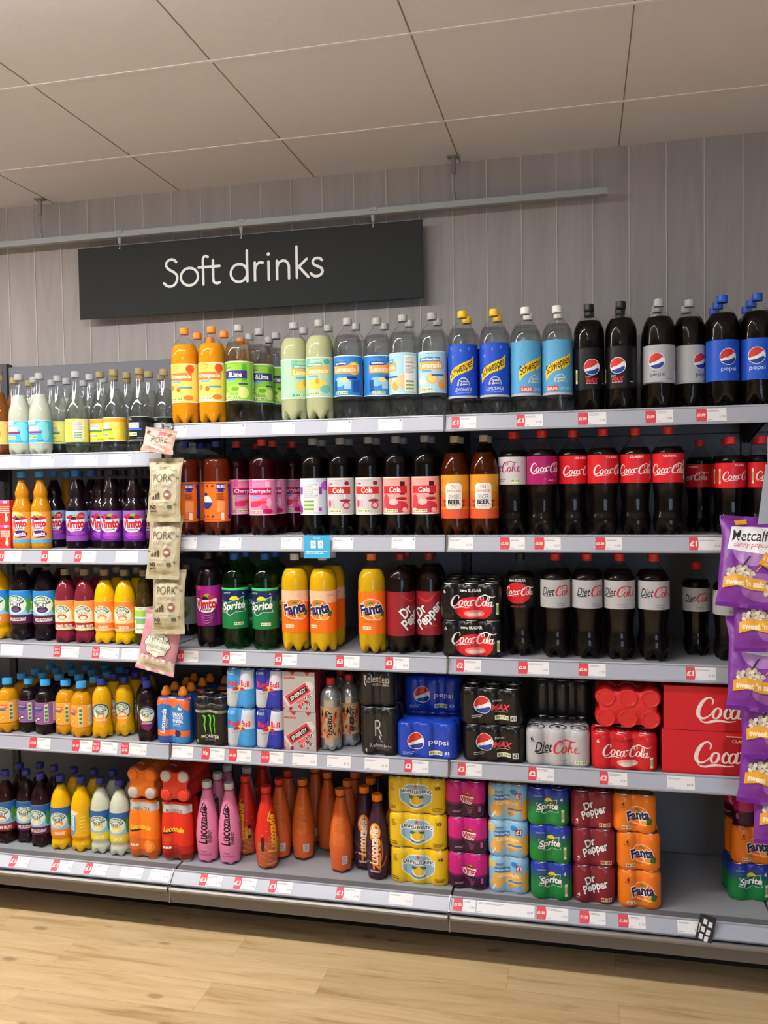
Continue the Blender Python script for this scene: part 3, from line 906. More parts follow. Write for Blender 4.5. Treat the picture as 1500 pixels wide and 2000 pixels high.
def wood_floor():
    M = bpy.data.materials.new('oak_floor')
    M.use_nodes = True
    nt = M.node_tree; N = nt.nodes; Lk = nt.links
    b = N['Principled BSDF']
    tc = N.new('ShaderNodeTexCoord')
    mp = N.new('ShaderNodeMapping'); mp.inputs['Location'].default_value = (0.31, 0.05, 0)
    Lk.new(tc.outputs['Object'], mp.inputs[0])
    br = N.new('ShaderNodeTexBrick')
    br.offset = 0.37; br.squash = 1.0
    br.inputs['Scale'].default_value = 1.0
    br.inputs['Brick Width'].default_value = 0.92
    br.inputs['Row Height'].default_value = 0.152
    br.inputs['Mortar Size'].default_value = 0.0008
    br.inputs['Mortar Smooth'].default_value = 0.2
    br.inputs['Bias'].default_value = 0.0
    br.inputs['Color1'].default_value = (0, 0, 0, 1); br.inputs['Color2'].default_value = (1, 1, 1, 1); br.inputs['Mortar'].default_value = (0.1, 0.1, 0.1, 1)
    Lk.new(mp.outputs[0], br.inputs[0])
    st = N.new('ShaderNodeMapping'); st.inputs['Scale'].default_value = (1.6, 16, 1)
    Lk.new(tc.outputs['Object'], st.inputs[0])
    off = N.new('ShaderNodeVectorMath'); off.operation = 'ADD'
    sc = N.new('ShaderNodeVectorMath'); sc.operation = 'SCALE'; sc.inputs['Scale'].default_value = 7.0
    Lk.new(br.outputs['Color'], sc.inputs[0]); Lk.new(st.outputs[0], off.inputs[0]); Lk.new(sc.outputs[0], off.inputs[1])
    n1 = N.new('ShaderNodeTexNoise'); n1.inputs['Scale'].default_value = 1.6; n1.inputs['Detail'].default_value = 6; n1.inputs['Roughness'].default_value = .62; n1.inputs['Distortion'].default_value = 0.6
    Lk.new(off.outputs[0], n1.inputs['Vector'])
    r1 = N.new('ShaderNodeValToRGB')
    r1.color_ramp.elements[0].position = .28; r1.color_ramp.elements[0].color = (*lin('#a5855a'), 1)
    r1.color_ramp.elements[1].position = .72; r1.color_ramp.elements[1].color = (*lin('#d6bc92'), 1)
    e = r1.color_ramp.elements.new(.46); e.color = (*lin('#c7aa7e'), 1)
    Lk.new(n1.outputs['Fac'], r1.inputs[0])
    hs = N.new('ShaderNodeHueSaturation'); 
    mr = N.new('ShaderNodeMapRange'); mr.inputs['To Min'].default_value = .93; mr.inputs['To Max'].default_value = 1.06
    Lk.new(br.outputs['Color'], mr.inputs[0]); Lk.new(mr.outputs[0], hs.inputs['Value']); Lk.new(r1.outputs[0], hs.inputs['Color'])
    # knots
    km = N.new('ShaderNodeMapping'); km.inputs['Scale'].default_value = (4.2, 10.5, 1); Lk.new(tc.outputs['Object'], km.inputs[0])
    vo = N.new('ShaderNodeTexVoronoi'); vo.inputs['Scale'].default_value = 1.0; Lk.new(km.outputs[0], vo.inputs['Vector'])
    n2 = N.new('ShaderNodeTexNoise'); n2.inputs['Scale'].default_value = 9; Lk.new(tc.outputs['Object'], n2.inputs['Vector'])
    ad = N.new('ShaderNodeMath'); ad.operation = 'MULTIPLY_ADD'; ad.inputs[1].default_value = .22; Lk.new(n2.outputs['Fac'], ad.inputs[0]); Lk.new(vo.outputs['Distance'], ad.inputs[2])
    kr = N.new('ShaderNodeValToRGB'); kr.color_ramp.elements[0].position = .17; kr.color_ramp.elements[0].color = (1, 1, 1, 1)
    kr.color_ramp.elements[1].position = .25; kr.color_ramp.elements[1].color = (0, 0, 0, 1)
    Lk.new(ad.outputs[0], kr.inputs[0])
    mx = N.new('ShaderNodeMixRGB'); mx.blend_type = 'MIX'; mx.inputs[2].default_value = (*lin('#5f4528'), 1)
    kk = N.new('ShaderNodeMath'); kk.operation = 'MULTIPLY'; kk.inputs[1].default_value = .5; Lk.new(kr.outputs[0], kk.inputs[0])
    Lk.new(kk.outputs[0], mx.inputs[0]); Lk.new(hs.outputs[0], mx.inputs[1])
    mm = N.new('ShaderNodeMixRGB'); mm.inputs[2].default_value = (*lin('#7d6038'), 1)
    mf = N.new('ShaderNodeMath'); mf.operation = 'MULTIPLY'; mf.inputs[1].default_value = .45; Lk.new(br.outputs['Fac'], mf.inputs[0]); Lk.new(mf.outputs[0], mm.inputs[0]); Lk.new(mx.outputs[0], mm.inputs[1])
    Lk.new(mm.outputs[0], b.inputs['Base Color'])
    b.inputs['Roughness'].default_value = 0.5
    b.inputs['Specular IOR Level'].default_value = 0.35
    return M

def wall_laminate():
    M = bpy.data.materials.new('wall_laminate')
    M.use_nodes = True
    nt = M.node_tree; N = nt.nodes; Lk = nt.links
    b = N['Principled BSDF']
    tc = N.new('ShaderNodeTexCoord')
    mp = N.new('ShaderNodeMapping'); mp.inputs['Scale'].default_value = (1, 1, .09); Lk.new(tc.outputs['Object'], mp.inputs[0])
    # offset the grain from plank to plank
    sx = N.new('ShaderNodeSeparateXYZ'); Lk.new(tc.outputs['Object'], sx.inputs[0])
    a = N.new('ShaderNodeMath'); a.operation = 'MULTIPLY_ADD'; a.inputs[1].default_value = 1 / 0.1302; a.inputs[2].default_value = -0.957 / 0.1302 + 40
    Lk.new(sx.outputs[0], a.inputs[0])
    fl = N.new('ShaderNodeMath'); fl.operation = 'FLOOR'; Lk.new(a.outputs[0], fl.inputs[0])
    cb = N.new('ShaderNodeCombineXYZ'); Lk.new(fl.outputs[0], cb.inputs[2])
    ad = N.new('ShaderNodeVectorMath'); ad.operation = 'ADD'; Lk.new(mp.outputs[0], ad.inputs[0]); Lk.new(cb.outputs[0], ad.inputs[1])
    n = N.new('ShaderNodeTexNoise'); n.inputs['Scale'].default_value = 16; n.inputs['Detail'].default_value = 7; n.inputs['Roughness'].default_value = .65; n.inputs['Distortion'].default_value = 1.2
    Lk.new(ad.outputs[0], n.inputs['Vector'])
    r = N.new('ShaderNodeValToRGB')
    r.color_ramp.elements[0].position = .3; r.color_ramp.elements[0].color = (*lin('#8d8785'), 1)
    r.color_ramp.elements[1].position = .68; r.color_ramp.elements[1].color = (*lin('#9c9694'), 1)
    Lk.new(n.outputs['Fac'], r.inputs[0])
    wn = N.new('ShaderNodeTexWhiteNoise'); wn.noise_dimensions = '1D'; Lk.new(fl.outputs[0], wn.inputs['W'])
    mr = N.new('ShaderNodeMapRange'); mr.inputs['To Min'].default_value = .95; mr.inputs['To Max'].default_value = 1.04; Lk.new(wn.outputs[0], mr.inputs[0])
    hs = N.new('ShaderNodeHueSaturation'); Lk.new(r.outputs[0], hs.inputs['Color']); Lk.new(mr.outputs[0], hs.inputs['Value'])
    Lk.new(hs.outputs[0], b.inputs['Base Color'])
    b.inputs['Roughness'].default_value = .55
    return M

f = MB(); f.box(XL, XR, YF, 0.1, -0.05, 0)
struct(f.build('floor', wood_floor()))
# back wall: planks with a fine raised bead over each joint
f = MB(); f.box(XL, XR, 0, 0.1, 0, ZC + .05)
wb = struct(f.build('wall_back', wall_laminate()))
M_BEAD = mat('wall_bead', '#b8b2af', rough=.5)
f = MB()
for k in range(-39, 31):
    x = 0.957 + k * 0.1302
    if XL < x < XR: f.box(x - .0019, x + .0019, -0.0024, 0.001, 0, ZC)
tr = struct(f.build('trim_1', M_BEAD)); tr['label'] = 'fine pale beads over the joints of the wall planks'
M_WALL = mat('painted_wall', '#97928b', rough=.7)
for nm, b in (('wall_left', (XL - .1, XL, YF, 0.1)), ('wall_right', (XR, XR + .1, YF, 0.1)), ('wall_front', (XL - .1, XR + .1, YF - .1, YF))):
    f = MB(); f.box(*b, 0, ZC + .05); struct(f.build(nm, M_WALL))
M_CEIL = mat('ceiling_tile', '#dcdce6', rough=.8, spec=.2, bump=(220, .25, .002))
M_TBAR = mat('ceiling_bar', '#e4e6ec', rough=.5)
M_GAP = mat('ceiling_gap', '#8a8178', rough=.8)
f = MB(); f.box(XL - .1, XR + .1, YF - .1, 0.1, ZC, ZC + .08)
struct(f.build('ceiling', M_CEIL))
f = MB()
for k in range(0, 10):
    y = -.385 - k * T
    f.box(XL, XR, y - .005, y + .005, ZC - .002, ZC + .002)
struct(f.build('trim_2', M_TBAR))['label'] = 'pale ceiling grid bars running along the aisle'
f = MB()
for k in range(-5, 10):
    x = TX0 + k * T
    w = .0035 if k not in (0, 3) else .004
    for j in range(-1, 10):
        y1 = -.385 - j * T - .010; y0 = y1 - T + .020
        if j == -1: y1 = -.002; y0 = -.385 + .009
        f.box(x - w / 2, x + w / 2, y0, y1, ZC - .0012, ZC + .002)
struct(f.build('trim_3', M_GAP))['label'] = 'dark joints between the ceiling tiles'

# shop window behind the camera
f = MB(); f.box(2.2, 4.4, YF - .02, YF + .03, 0.5, 2.3)
w1 = struct(f.build('window_1', mat('daylit_glass', '#c8d8f0', rough=.1, emit=((0.55, 0.72, 1.0), DAY))))
f = MB()
for x in (2.2, 3.3, 4.4): f.box(x - .03, x + .03, YF - .02, YF + .05, .47, 2.33)
for z in (.5, 2.3): f.box(2.17, 4.43, YF - .02, YF + .05, z - .03, z + .03)
f.build('window_frame', M_DARKGREY, w1)

# ceiling lights (one row along the aisle, one crossing it)
M_GLOW = mat('light_diffuser', '#ffffff', rough=.4, emit=((1.0, 0.965, 0.93), LAMP))
def ceiling_light(x, y, along, L, wd, label):
    t = tag(empty('ceiling_light', (x, y, ZC - .06), 0 if along else math.pi / 2), label, 'ceiling light', 'strip lights over the aisle')
    f = MB(); f.prism([(-wd / 2 - .012, .06), (-wd / 2 - .012, .004), (wd / 2 + .012, .004), (wd / 2 + .012, .06)], -L / 2 - .01, L / 2 + .01)
    f.build('housing', M_TRACK, t)
    f = MB(); f.box(-L / 2, L / 2, -wd / 2, wd / 2, -.006, .004)
    o = f.build('diffuser', M_GLOW, t); bevel(o, .002)
for x, s in ((-3.5, 'far left'), (-2.25, 'left'), (-1.0, 'middle'), (0.25, 'right')):
    ceiling_light(x, -1.68, True, 1.15, .16, 'white strip light along the shelves, %s of the row' % s)
for y, s in ((-2.6, 'nearest the shelves'), (-4.0, 'in the middle'), (-5.3, 'farthest from the shelves')):
    ceiling_light(0.75, y, False, 1.1, .045, 'white strip light running across the aisle, %s' % s)

# added fill lights behind the camera, brightening the ceiling by floor bounce
for i, (x, y) in enumerate(((-2.4, -3.9), (0.2, -3.9), (2.8, -3.9), (-2.4, -5.3), (0.2, -5.3), (2.8, -5.3))):
    ld = bpy.data.lights.new('bounce_fill_light', 'AREA'); ld.shape = 'RECTANGLE'; ld.size = 1.1; ld.size_y = .5
    ld.energy = FILL; ld.spread = math.radians(95); ld.color = (.93, .97, 1.0)
    lo = bpy.data.objects.new('bounce_fill_light', ld); COL.objects.link(lo); lo.location = (x, y, ZC - .02)

# ------------------------------------------------------------------ shelving
BAYS = {0: 'left', 1: 'middle', 2: 'right', -1: 'far left', 3: 'far right'}
LEVELS = {1: 'top', 2: 'second', 3: 'third', 4: 'fourth', 5: 'bottom'}
ZS = {(0, 1): 1.714, (0, 2): 1.367, (0, 3): 1.018, (0, 4): .6734, (0, 5): .22}
for b in (1, 2):
    for l, z in ((1, 1.807), (2, 1.4156), (3, 1.0164), (4, .6734), (5, .22)): ZS[(b, l)] = z
for l in range(1, 6): ZS[(-1, l)] = ZS[(0, l)]; ZS[(3, l)] = ZS[(2, l)]
X0 = {-1: -2.0, 0: -1.0, 1: 0.0, 2: 1.0, 3: 2.0}
YE = -.54          # front edge of the upper shelves

for b in range(-1, 4):
    x0 = X0[b]
    t = tag(empty('back_panel', (x0, 0, 0)), 'grey metal back panels of the %s shelving bay' % BAYS[b], 'back panel', 'back panels of the shelving')
    z = .2
    for k, z1 in enumerate((.62, 1.0, 1.38, 1.75, 2.115)):
        f = MB(); f.box(.018, .982, -.042, -.03, z + .002, z1)
        bevel(f.build('panel', M_PANEL, t), .0015, 1)
        z = z1
    t = tag(empty('plinth', (x0, 0, 0)), 'grey metal plinth with rolled top under the %s bay' % BAYS[b], 'plinth', 'plinths of the shelving')
    f = MB(); f.prism([(-.581, .162), (-.570, .118), (-.560, .118), (-.565, .175)], .004, .996); f.build('fascia', M_PLINTH, t)
    f = MB(); f.prism([(-.574, .176), (-.583, .177), (-.589, .172), (-.589, .166), (-.585, .161), (-.578, .160), (-.572, .166)], .004, .996); f.build('nosing', M_NOSE, t)
    f = MB(); f.box(.004, .996, -.572, -.560, .174, .1795); f.build('gasket', M_BLACK, t)
    f = MB(); f.box(.0, 1.0, -.38, -.36, 0, .17); f.build('kick_plate', M_BLACK, t)
    f = MB(); f.box(-.003, .003, -.575, -.55, .118, .180); f.build('joint_bracket', M_STEEL, t)
for k, x in enumerate((-1.0, 0.0, 1.0, 2.0, -2.0, 3.0)):
    f = MB(); f.box(-.016, .016, -.052, -.012, 0, 2.13); o = f.build('upright', M_DARKGREY)
    bevel(o, .001, 1); o.location = (x, 0, 0)
    f = MB()
    for i in range(70): f.box(-.006, -.002, -.0530, -.0518, .15 + i * .028, .165 + i * .028)
    f.build('slots', M_BLACK, o)['kind'] = 'stuff'
    tag(o, 'dark slotted steel upright at the %s' % ('left end of the left bay', 'joint of left and middle bays', 'joint of middle and right bays', 'right end of the right bay', 'left end of the far left bay', 'right end of the far right bay')[k], 'upright', 'uprights of the shelving')

def rail_pt(b, l, u, v, o):     # u,v in metres on the face of the price rail
    z = ZS[(b, l)]
    if l == 5:
        s = v / .043
        return (u, -.5725 + .0305 * s - o * .7, .187 + .031 * s + o * .7)
    return (u, -.5465 + .010 * v / .045 - o, z - .046 + v)
for b in range(-1, 4):
    for l in range(1, 6):
        z = ZS[(b, l)]
        t = tag(empty('shelf', (0, 0, 0)), 'grey metal %s shelf of the %s bay with price rail' % (LEVELS[l], BAYS[b]), 'shelf', 'shelves of the drinks display')
        a, c = X0[b] + .004, X0[b] + .996
        f = MB()
        if l < 5:
            f.prism([(-.056, z), (-.535, z), (-.535, z - .028), (-.50, z - .028), (-.50, z - .022), (-.056, z - .022)], a, c)
        else:
            f.prism([(-.056, z), (-.495, z), (-.495, z - .04), (-.056, z - .04)], a, c)
        f.build('tray', M_SHELFGREY, t)
        f = MB()
        if l < 5:
            f.prism([(-.534, z + .004), (-.5385, z + .004), (-.5400, z), (-.5370, z - .001), (-.5465, z - .044), (-.5520, z - .046), (-.5500, z - .051), (-.534, z - .048)], a, c)
        else:
            f.prism([(-.5395, .224), (-.5435, .222), (-.5425, .217), (-.5720, .187), (-.5770, .187), (-.574, .181), (-.55, .181), (-.53, .215)], a, c)
        f.build('price_rail', M_RAIL, t)
        if l == 5:
            f = MB(); f.prism([(-.4945, .2194), (-.500, .2196), (-.536, .2135), (-.5390, .205), (-.4945, .205)], a, c); f.build('front_lip', M_LIP, t)
        for x in (a - .003, c + .001):
            f = MB()
            if l < 5: f.box(x, x + .002, -.549, -.53, z - .05, z + .004)
            else: f.prism([(-.54, .226), (-.578, .187), (-.57, .1825), (-.53, .21)], x, x + .002)
            f.build('end_cap', M_STEEL, t)
        if l < 5:
            for x in (a + .001, c - .004):
                f = MB(); f.prism([(-.056, z - .003), (-.50, z - .003), (-.50, z - .028), (-.30, z - .05), (-.056, z - .095)], x, x + .003)
                f.build('bracket', M_DARKGREY, t)

# ------------------------------------------------------------------ sign on its rail
SY = -.066
SX0, SX1 = xat(155, SY, 2.43), xat(826.5, SY, 2.43)
SZ0, SZ1 = zat(828, 581, SY), zat(490, 457.5, SY)
f = MB(); f.box(SX0, SX1, SY - .003, SY + .003, SZ0, SZ1)
sg = tag(f.build('hanging_sign', M_SIGN), 'charcoal hanging sign reading Soft drinks in white', 'sign')
bevel(sg, .0008, 1)
A = Art()
u = 1.0
def ST(P, w=8.6): A.stroke([(p[0], p[1]) for p in P], '#e9e9ea', w=w, same=len(A.it) > 0, n=7)
def arcp(cx, cy, r, a0, a1, n=8, ry=None):
    return [(cx + r * math.cos(math.radians(a0 + (a1 - a0) * i / n)), cy + (ry or r) * math.sin(math.radians(a0 + (a1 - a0) * i / n))) for i in range(n + 1)]
# cap height 96, x height 64
ST([(50, 84), (43, 91), (32, 94), (20, 90), (13, 80), (16, 68), (28, 58), (42, 50), (52, 38), (51, 22), (42, 9), (28, 4), (14, 7), (4, 16)])
ST(arcp(97, 32, 31, 90, 450, 16, 29))
ST([(165, 93), (158, 96), (150, 93), (147, 82), (147, 66), (147, 3)]); ST([(131, 60), (165, 60)])
ST([(183, 80), (183, 60), (183, 20), (186, 8), (196, 4), (206, 6)]); ST([(169, 60), (206, 60)])
ST(arcp(275, 32, 29, 90, 450, 16, 29)); ST([(304, 103), (304, 3)])
ST([(331, 62), (331, 3)]); ST([(331, 38), (337, 54), (348, 61), (359, 60)])
ST([(379, 62), (379, 3)]); A.ell(379, 86, 6, 6, '#e9e9ea', same=True)
ST([(408, 62), (408, 3)]); ST([(408, 40), (414, 54), (427, 61), (440, 58), (448, 46), (449, 30), (449, 3)])
ST([(476, 103), (476, 3)]); ST([(510, 61), (478, 33)]); ST([(484, 37), (515, 3)])
ST([(562, 53), (556, 59), (546, 61), (535, 58), (531, 49), (536, 40), (549, 34), (560, 27), (563, 16), (556, 7), (544, 3), (532, 6), (524, 13)])
LX0, LX1 = xat(319, SY, 2.44), xat(633, SY, 2.44)
LZ = zat(476, 552, SY)
sc = (LX1 - LX0) / 568
let = wrap(A, lambda x, y, o: (LX0 + x * sc, SY - .0031 - o * .001, LZ + y * sc), 'lettering', M_LETTER, None, step=.04)
let.parent = sg; let['label'] = 'thin white letters reading Soft drinks'
tk = tag(empty('sign_rail', (0, 0, 0)), 'long grey metal rail hung below the ceiling above the sign', 'rail')
RZ = zat(1186, 374, SY)      # middle height of the rail
f = MB(); f.prism([(SY + y, RZ + z) for y, z in ((-.016, -.011), (-.016, .011), (-.013, .014), (.013, .014), (.016, .011), (.016, -.011), (.010, -.013), (-.010, -.013))], -2.2, xat(1186, SY, RZ))
f.build('channel', M_TRACK, tk)
for px in (235, 472, 729):
    x = xat(px, SY, RZ - .03)
    f = MB(); f.prism([(SY - .019, RZ + .014), (SY - .019, RZ + .002), (SY - .0165, RZ + .002), (SY - .0165, RZ + .014)], x - .010, x + .018)
    f.tube((x, SY - .004, RZ - .013), (x, SY - .004, RZ - .038), .009, 8, .005)
    f.tube((x, SY - .004, RZ - .037), (x, SY - .004, RZ - .056), .0022, 8); f.tube((x, SY - .0085, RZ - .056), (x, SY - .003, RZ - .056), .0036, 8)
    f.build('sign_hook', M_TRACK, tk)
for px in (79, 886.5):
    x = xat(px, SY, 2.72)
    f = MB(); f.box(x - .022, x + .022, SY - .014, SY + .014, ZC - .006, ZC - .0015); f.tube((x, SY, ZC - .004), (x, SY, ZC - .065), .008, 10)
    f.tube((x, SY, ZC - .06), (x, SY, RZ + .012), .0022, 6); f.tube((x, SY, RZ + .05), (x, SY, RZ + .012), .0065, 10, .008)
    f.build('drop_rod', M_STEEL, tk)

# ------------------------------------------------------------------ bottles
PROF = {
 'two_litre': [(0, 33), (5, 43), (16, 48.5), (30, 50), (40, 50), (240, 50), (256, 49), (272, 45), (286, 38), (298, 28), (306, 19.5), (312, 14.8), (326, 14)],
 'mixer': [(0, 31), (5, 38), (16, 42.8), (30, 43.6), (136, 43.6), (148, 42.8), (170, 39.5), (200, 30.5), (230, 22), (252, 17), (268, 14), (285, 13.5)],
 'contour': [(0, 33), (5, 42), (20, 47.5), (42, 49), (60, 47), (74, 44), (90, 43), (112, 44), (140, 46.8), (158, 49.3), (164, 50), (256, 50), (263, 48.4), (273, 43), (286, 33), (299, 22), (308, 16.5), (314, 14), (324, 13.5)],
 'long_neck': [(0, 33), (6, 42), (20, 46.2), (30, 47), (40, 47), (204, 47), (228, 44.5), (252, 38), (273, 28.5), (288, 19.5), (298, 15), (312, 13.5)],
 'squash_tall': [(0, 34), (4, 39), (14, 42), (28, 41.2), (40, 38.5), (50, 40.3), (58, 42), (160, 42), (188, 38.5), (213, 30), (230, 20), (242, 15), (258, 14)],
 'squash_dome': [(0, 38), (5, 44), (14, 47), (34, 46.6), (38, 45.4), (42, 46.6), (124, 46.6), (138, 44.5), (152, 37.5), (163, 27), (170, 19), (182, 16.5)],
 'squash_small': [(0, 33), (6, 38.5), (20, 40), (38, 39), (56, 36), (80, 35.2), (112, 36.8), (138, 37.6), (158, 34.5), (176, 26), (188, 17), (198, 14)],
 'bell': [(0, 36), (4, 41), (14, 43), (26, 42.2), (30, 41.5), (142, 41.5), (152, 40.5), (166, 36), (180, 30), (189, 27.3), (198, 29), (206, 29.8), (216, 27.5), (234, 21.5), (250, 16), (268, 14)],
 'sport': [(0, 30), (5, 37), (30, 40), (62, 43.2), (95, 45), (130, 42.8), (160, 38.6), (190, 33.4), (220, 27), (245, 20), (260, 16.5), (272, 15)],
}
def fine(P, n=4):
    """monotone cubic through the control points"""
    z = [p[0] for p in P]; r = [p[1] for p in P]; k = len(P)
    d = [(r[i + 1] - r[i]) / (z[i + 1] - z[i]) for i in range(k - 1)]
    mm = [d[0]] + [0 if d[i - 1] * d[i] <= 0 else 2 * d[i - 1] * d[i] / (d[i - 1] + d[i]) for i in range(1, k - 1)] + [d[-1]]
    out = []
    for i in range(k - 1):
        h = z[i + 1] - z[i]
        st = 1 if abs(d[i]) < 1e-6 and abs(mm[i]) < 1e-6 and abs(mm[i + 1]) < 1e-6 else n
        for j in range(st):
            t = j / st
            out.append((z[i] + t * h, (2 * t ** 3 - 3 * t ** 2 + 1) * r[i] + (t ** 3 - 2 * t ** 2 + t) * h * mm[i] + (-2 * t ** 3 + 3 * t ** 2) * r[i + 1] + (t ** 3 - t ** 2) * h * mm[i + 1]))
    out.append(P[-1])
    return out
def rad(P, z):
    if z <= P[0][0]: return P[0][1]
    for a, b in zip(P, P[1:]):
        if z <= b[0]: return a[1] + (b[1] - a[1]) * (z - a[0]) / (b[0] - a[0])
    return P[-1][1]
def lathe(P, n=40, mod=None, top=True, bottom=True, lift=None):
    """P (z,r) in metres"""
    v = []; fc = []
    for z, r in P:
        for i in range(n):
            t = 2 * math.pi * i / n
            m = mod(z, t) if mod else 1.0
            v.append((r * m * math.cos(t), r * m * math.sin(t), z + (lift(z, t) if lift else 0)))
    for k in range(len(P) - 1):
        for i in range(n):
            j = (i + 1) % n
            fc.append((k * n + i, k * n + j, (k + 1) * n + j, (k + 1) * n + i))
    if bottom: fc.append(tuple(range(n - 1, -1, -1)))
    if top: fc.append(tuple(range((len(P) - 1) * n, len(P) * n)))
    return v, fc

def cap_mesh(z0, z1, r, color, parent, name='cap'):
    n = 48
    P = [(z0, r * .97), (z0 + .0035, r * 1.02), (z0 + .0042, r * .95), (z0 + .005, r), (z1 - .0025, r * .985), (z1 - .0006, r * .95), (z1, r * .86)]
    mod = lambda z, t: 1 - (.025 if (z0 + .0045 < z < z1 - .002) and int(round(t / (2 * math.pi) * n)) % 2 else 0)
    v, fc = lathe(P, n, mod)
    return new_obj(name, v, fc, M_cap(color), parent, False)

def srad(p): return p.get('sr', p.get('s', 1.0) * {'two_litre': .965, 'contour': .965, 'sport': .93, 'mixer': .95, 'squash_dome': .83, 'squash_small': .94, 'bell': .94, 'squash_tall': .93}.get(p['prof'], 1.0))
def rmax(p): return max(r for z, r in PROF[p['prof']]) * srad(p) * .001
def build_bottle(p):
    s = p.get('s', 1.0); sr = srad(p)
    P = [(z * s * .001, r * sr * .001) for z, r in fine(PROF[p['prof']])]
    H = p['H']; pt = p.get('petal', 5); zb = (.040 if p['prof'] in ('two_litre', 'long_neck', 'contour') else .024) * s; flute = p['prof'] == 'contour'
    def mod(z, t):
        m = 1.0
        if pt and z < zb:
            k = 1 - z / zb
            m *= 1 - .26 * k * (0.5 - 0.5 * math.cos(pt * t)) ** 1.5
        if flute and .07 * s < z < .16 * s:
            m *= 1 - .014 * math.sin(math.pi * (z - .07 * s) / (.09 * s)) * (1 - abs(math.cos(6 * t)))
        return m
    def lift(z, t):
        if pt and z < zb:
            return (.021 if zb > .03 else .007) * s * (1 - z / zb) * (0.5 - 0.5 * math.cos(pt * t)) ** 1.2
        return 0.0
    root = empty('bottle')
    body_m = M_SHELL[p['shell']] if p['shell'] in M_SHELL else mat('bottle_' + p['shell'][1:], p['shell'], rough=.18, spec=.5, metal=p.get('metal', 0))
    # neck with support ring
    zt = P[-1][0]; rt = P[-1][1]
    Q = [q for q in P if q[0] < H - .027] or P
    rn = .0135 if p['H'] > .21 else .014
    z = H - .026
    Q = [q for q in Q if q[0] < z - .004] + [(z - .0035, rn), (z - .003, rn + .0032), (z - .001, rn + .0032), (z - .0005, rn), (H - .004, rn - .001)]
    v, fc = lathe(Q, 60, mod, top=True, lift=lift)
    new_obj('body', v, fc, body_m, root)
    if p.get('liq'):
        fl = p['fill']
        L = [(max(z, .0015), r - .0009) for z, r in P if z < fl] + [(fl, rad(P, fl) - .0009)]
        v, fc = lathe(L, 60, mod, lift=lift)
        lm = {'lemonade': M_LEMONADE, 'sprite': M_SPRITE, 'irn': M_IRN}.get(p['liq']) or M_liq(p['liq'])
        new_obj('liquid', v, fc, lm, root)
    cr = p.get('cr', .0158)
    cap_mesh(H - .0225, H, cr, p['cap'], root)
    if p.get('art'):
        A = Art(); ART[p['art']](A)
        vo = p.get('vo', 0) * 1.0; vk = p.get('vk', 1.0); ls = p.get('ls', 1.0)
        Rl = max(r for z, r in P if True)
        def mp(u, v_, o):
            z = (v_ * ls * vk + vo) * .001
            r = (rad(P, z) + o * .001)
            a = u * ls * .001 / (p.get('lr') or Rl)
            return (r * math.sin(a), -r * math.cos(a), z)
        half = math.pi * Rl * 1000 / ls
        sleeve = p.get('sleeve')
        bd = (-half, p.get('lz', (-1e3, 1e3))[0], half, p.get('lz', (-1e3, 1e3))[1])
        wrap(A, mp, 'label', M_PRINT, root, us=half / 44, vs=(6 if sleeve or p['prof'] not in ('two_litre', 'mixer', 'long_neck') else None), bounds=bd)
    return root

COLA = '#0b0605'; SQ_ORANGE = '#e8a80a'; SQ_YELLOW = '#f0b808'; SQ_BLACK = '#160a12'
PR = {}
def P_(name, prof, H, cap, shell, liq, fill, art_, desc, **k):
    PR[name] = dict(prof=prof, H=H, cap=cap, shell=shell, liq=liq, fill=fill, art=art_, desc=desc, name=name, **k)
P_('orangeade', 'two_litre', .345, '#ee8a2a', 'clear', '#dd8f0e', .283, 'orangeade', 'orangeade bottle with orange cap')
P_('lime', 'two_litre', .345, '#a9a9a8', 'clear', 'lemonade', .285, 'lime', 'clear bottle with green lime label')
P_('cloudy', 'two_litre', .345, '#a9a9a8', 'clear', '#b5b98c', .288, 'cloudy', 'cloudy pale green lemonade bottle')
P_('sparkling', 'two_litre', .345, '#a9a9a8', 'clear', 'lemonade', .285, 'sparkling', 'clear lemonade bottle with blue label')
P_('dietsparkling', 'two_litre', .345, '#a9a9a8', 'clear', 'lemonade', .285, 'dietsparkling', 'clear diet lemonade bottle, pale label')
P_('schwep', 'two_litre', .345, '#f0c21c', 'clear', 'lemonade', .285, 'schwep', 'yellow-capped lemonade bottle, deep blue label', vk=1.5, vo=3)
P_('slim', 'two_litre', .345, '#e6e6e4', 'clear', 'lemonade', .285, 'slim', 'white-capped lemonade bottle, light blue label', s=.985, sr=.97, vk=1.5, vo=3)
P_('pepsimax', 'two_litre', .345, '#161618', 'clear', COLA, .29, 'pepsimax', 'black-labelled cola bottle with black cap')
P_('dietpepsi', 'two_litre', .345, '#a9abae', 'clear', COLA, .288, 'dietpepsi', 'silver-labelled diet cola bottle')
P_('pepsi', 'two_litre', .345, '#1c55c0', 'clear', COLA, .288, 'pepsi', 'blue-labelled cola bottle with blue cap')
P_('irn', 'two_litre', .335, '#24306e', 'clear', '#5a1d0a', .27, 'irn', 'amber drink bottle with orange label', s=.97)
P_('cherryade', 'two_litre', .335, '#c8352f', 'smoke', '#3a0510', .265, 'cherryade', 'dark red drink bottle, pink label', s=.97)
P_('purplecola', 'two_litre', .333, '#8d8d8f', 'smoke', COLA, .265, 'purplecola', 'dark drink bottle, lilac label', s=.965)
P_('dietcola', 'two_litre', .333, '#8d8d8f', 'smoke', COLA, .265, 'dietcola', 'diet cola bottle with pale grey label', s=.965)
P_('cola', 'two_litre', .333, '#8d8d8f', 'smoke', COLA, .265, 'cola', 'cola bottle with red and pink label', s=.965)
P_('ginger', 'long_neck', .329, '#a79b85', 'brown', '#6a4216', .272, 'ginger', 'brown ginger beer bottle, gold label')
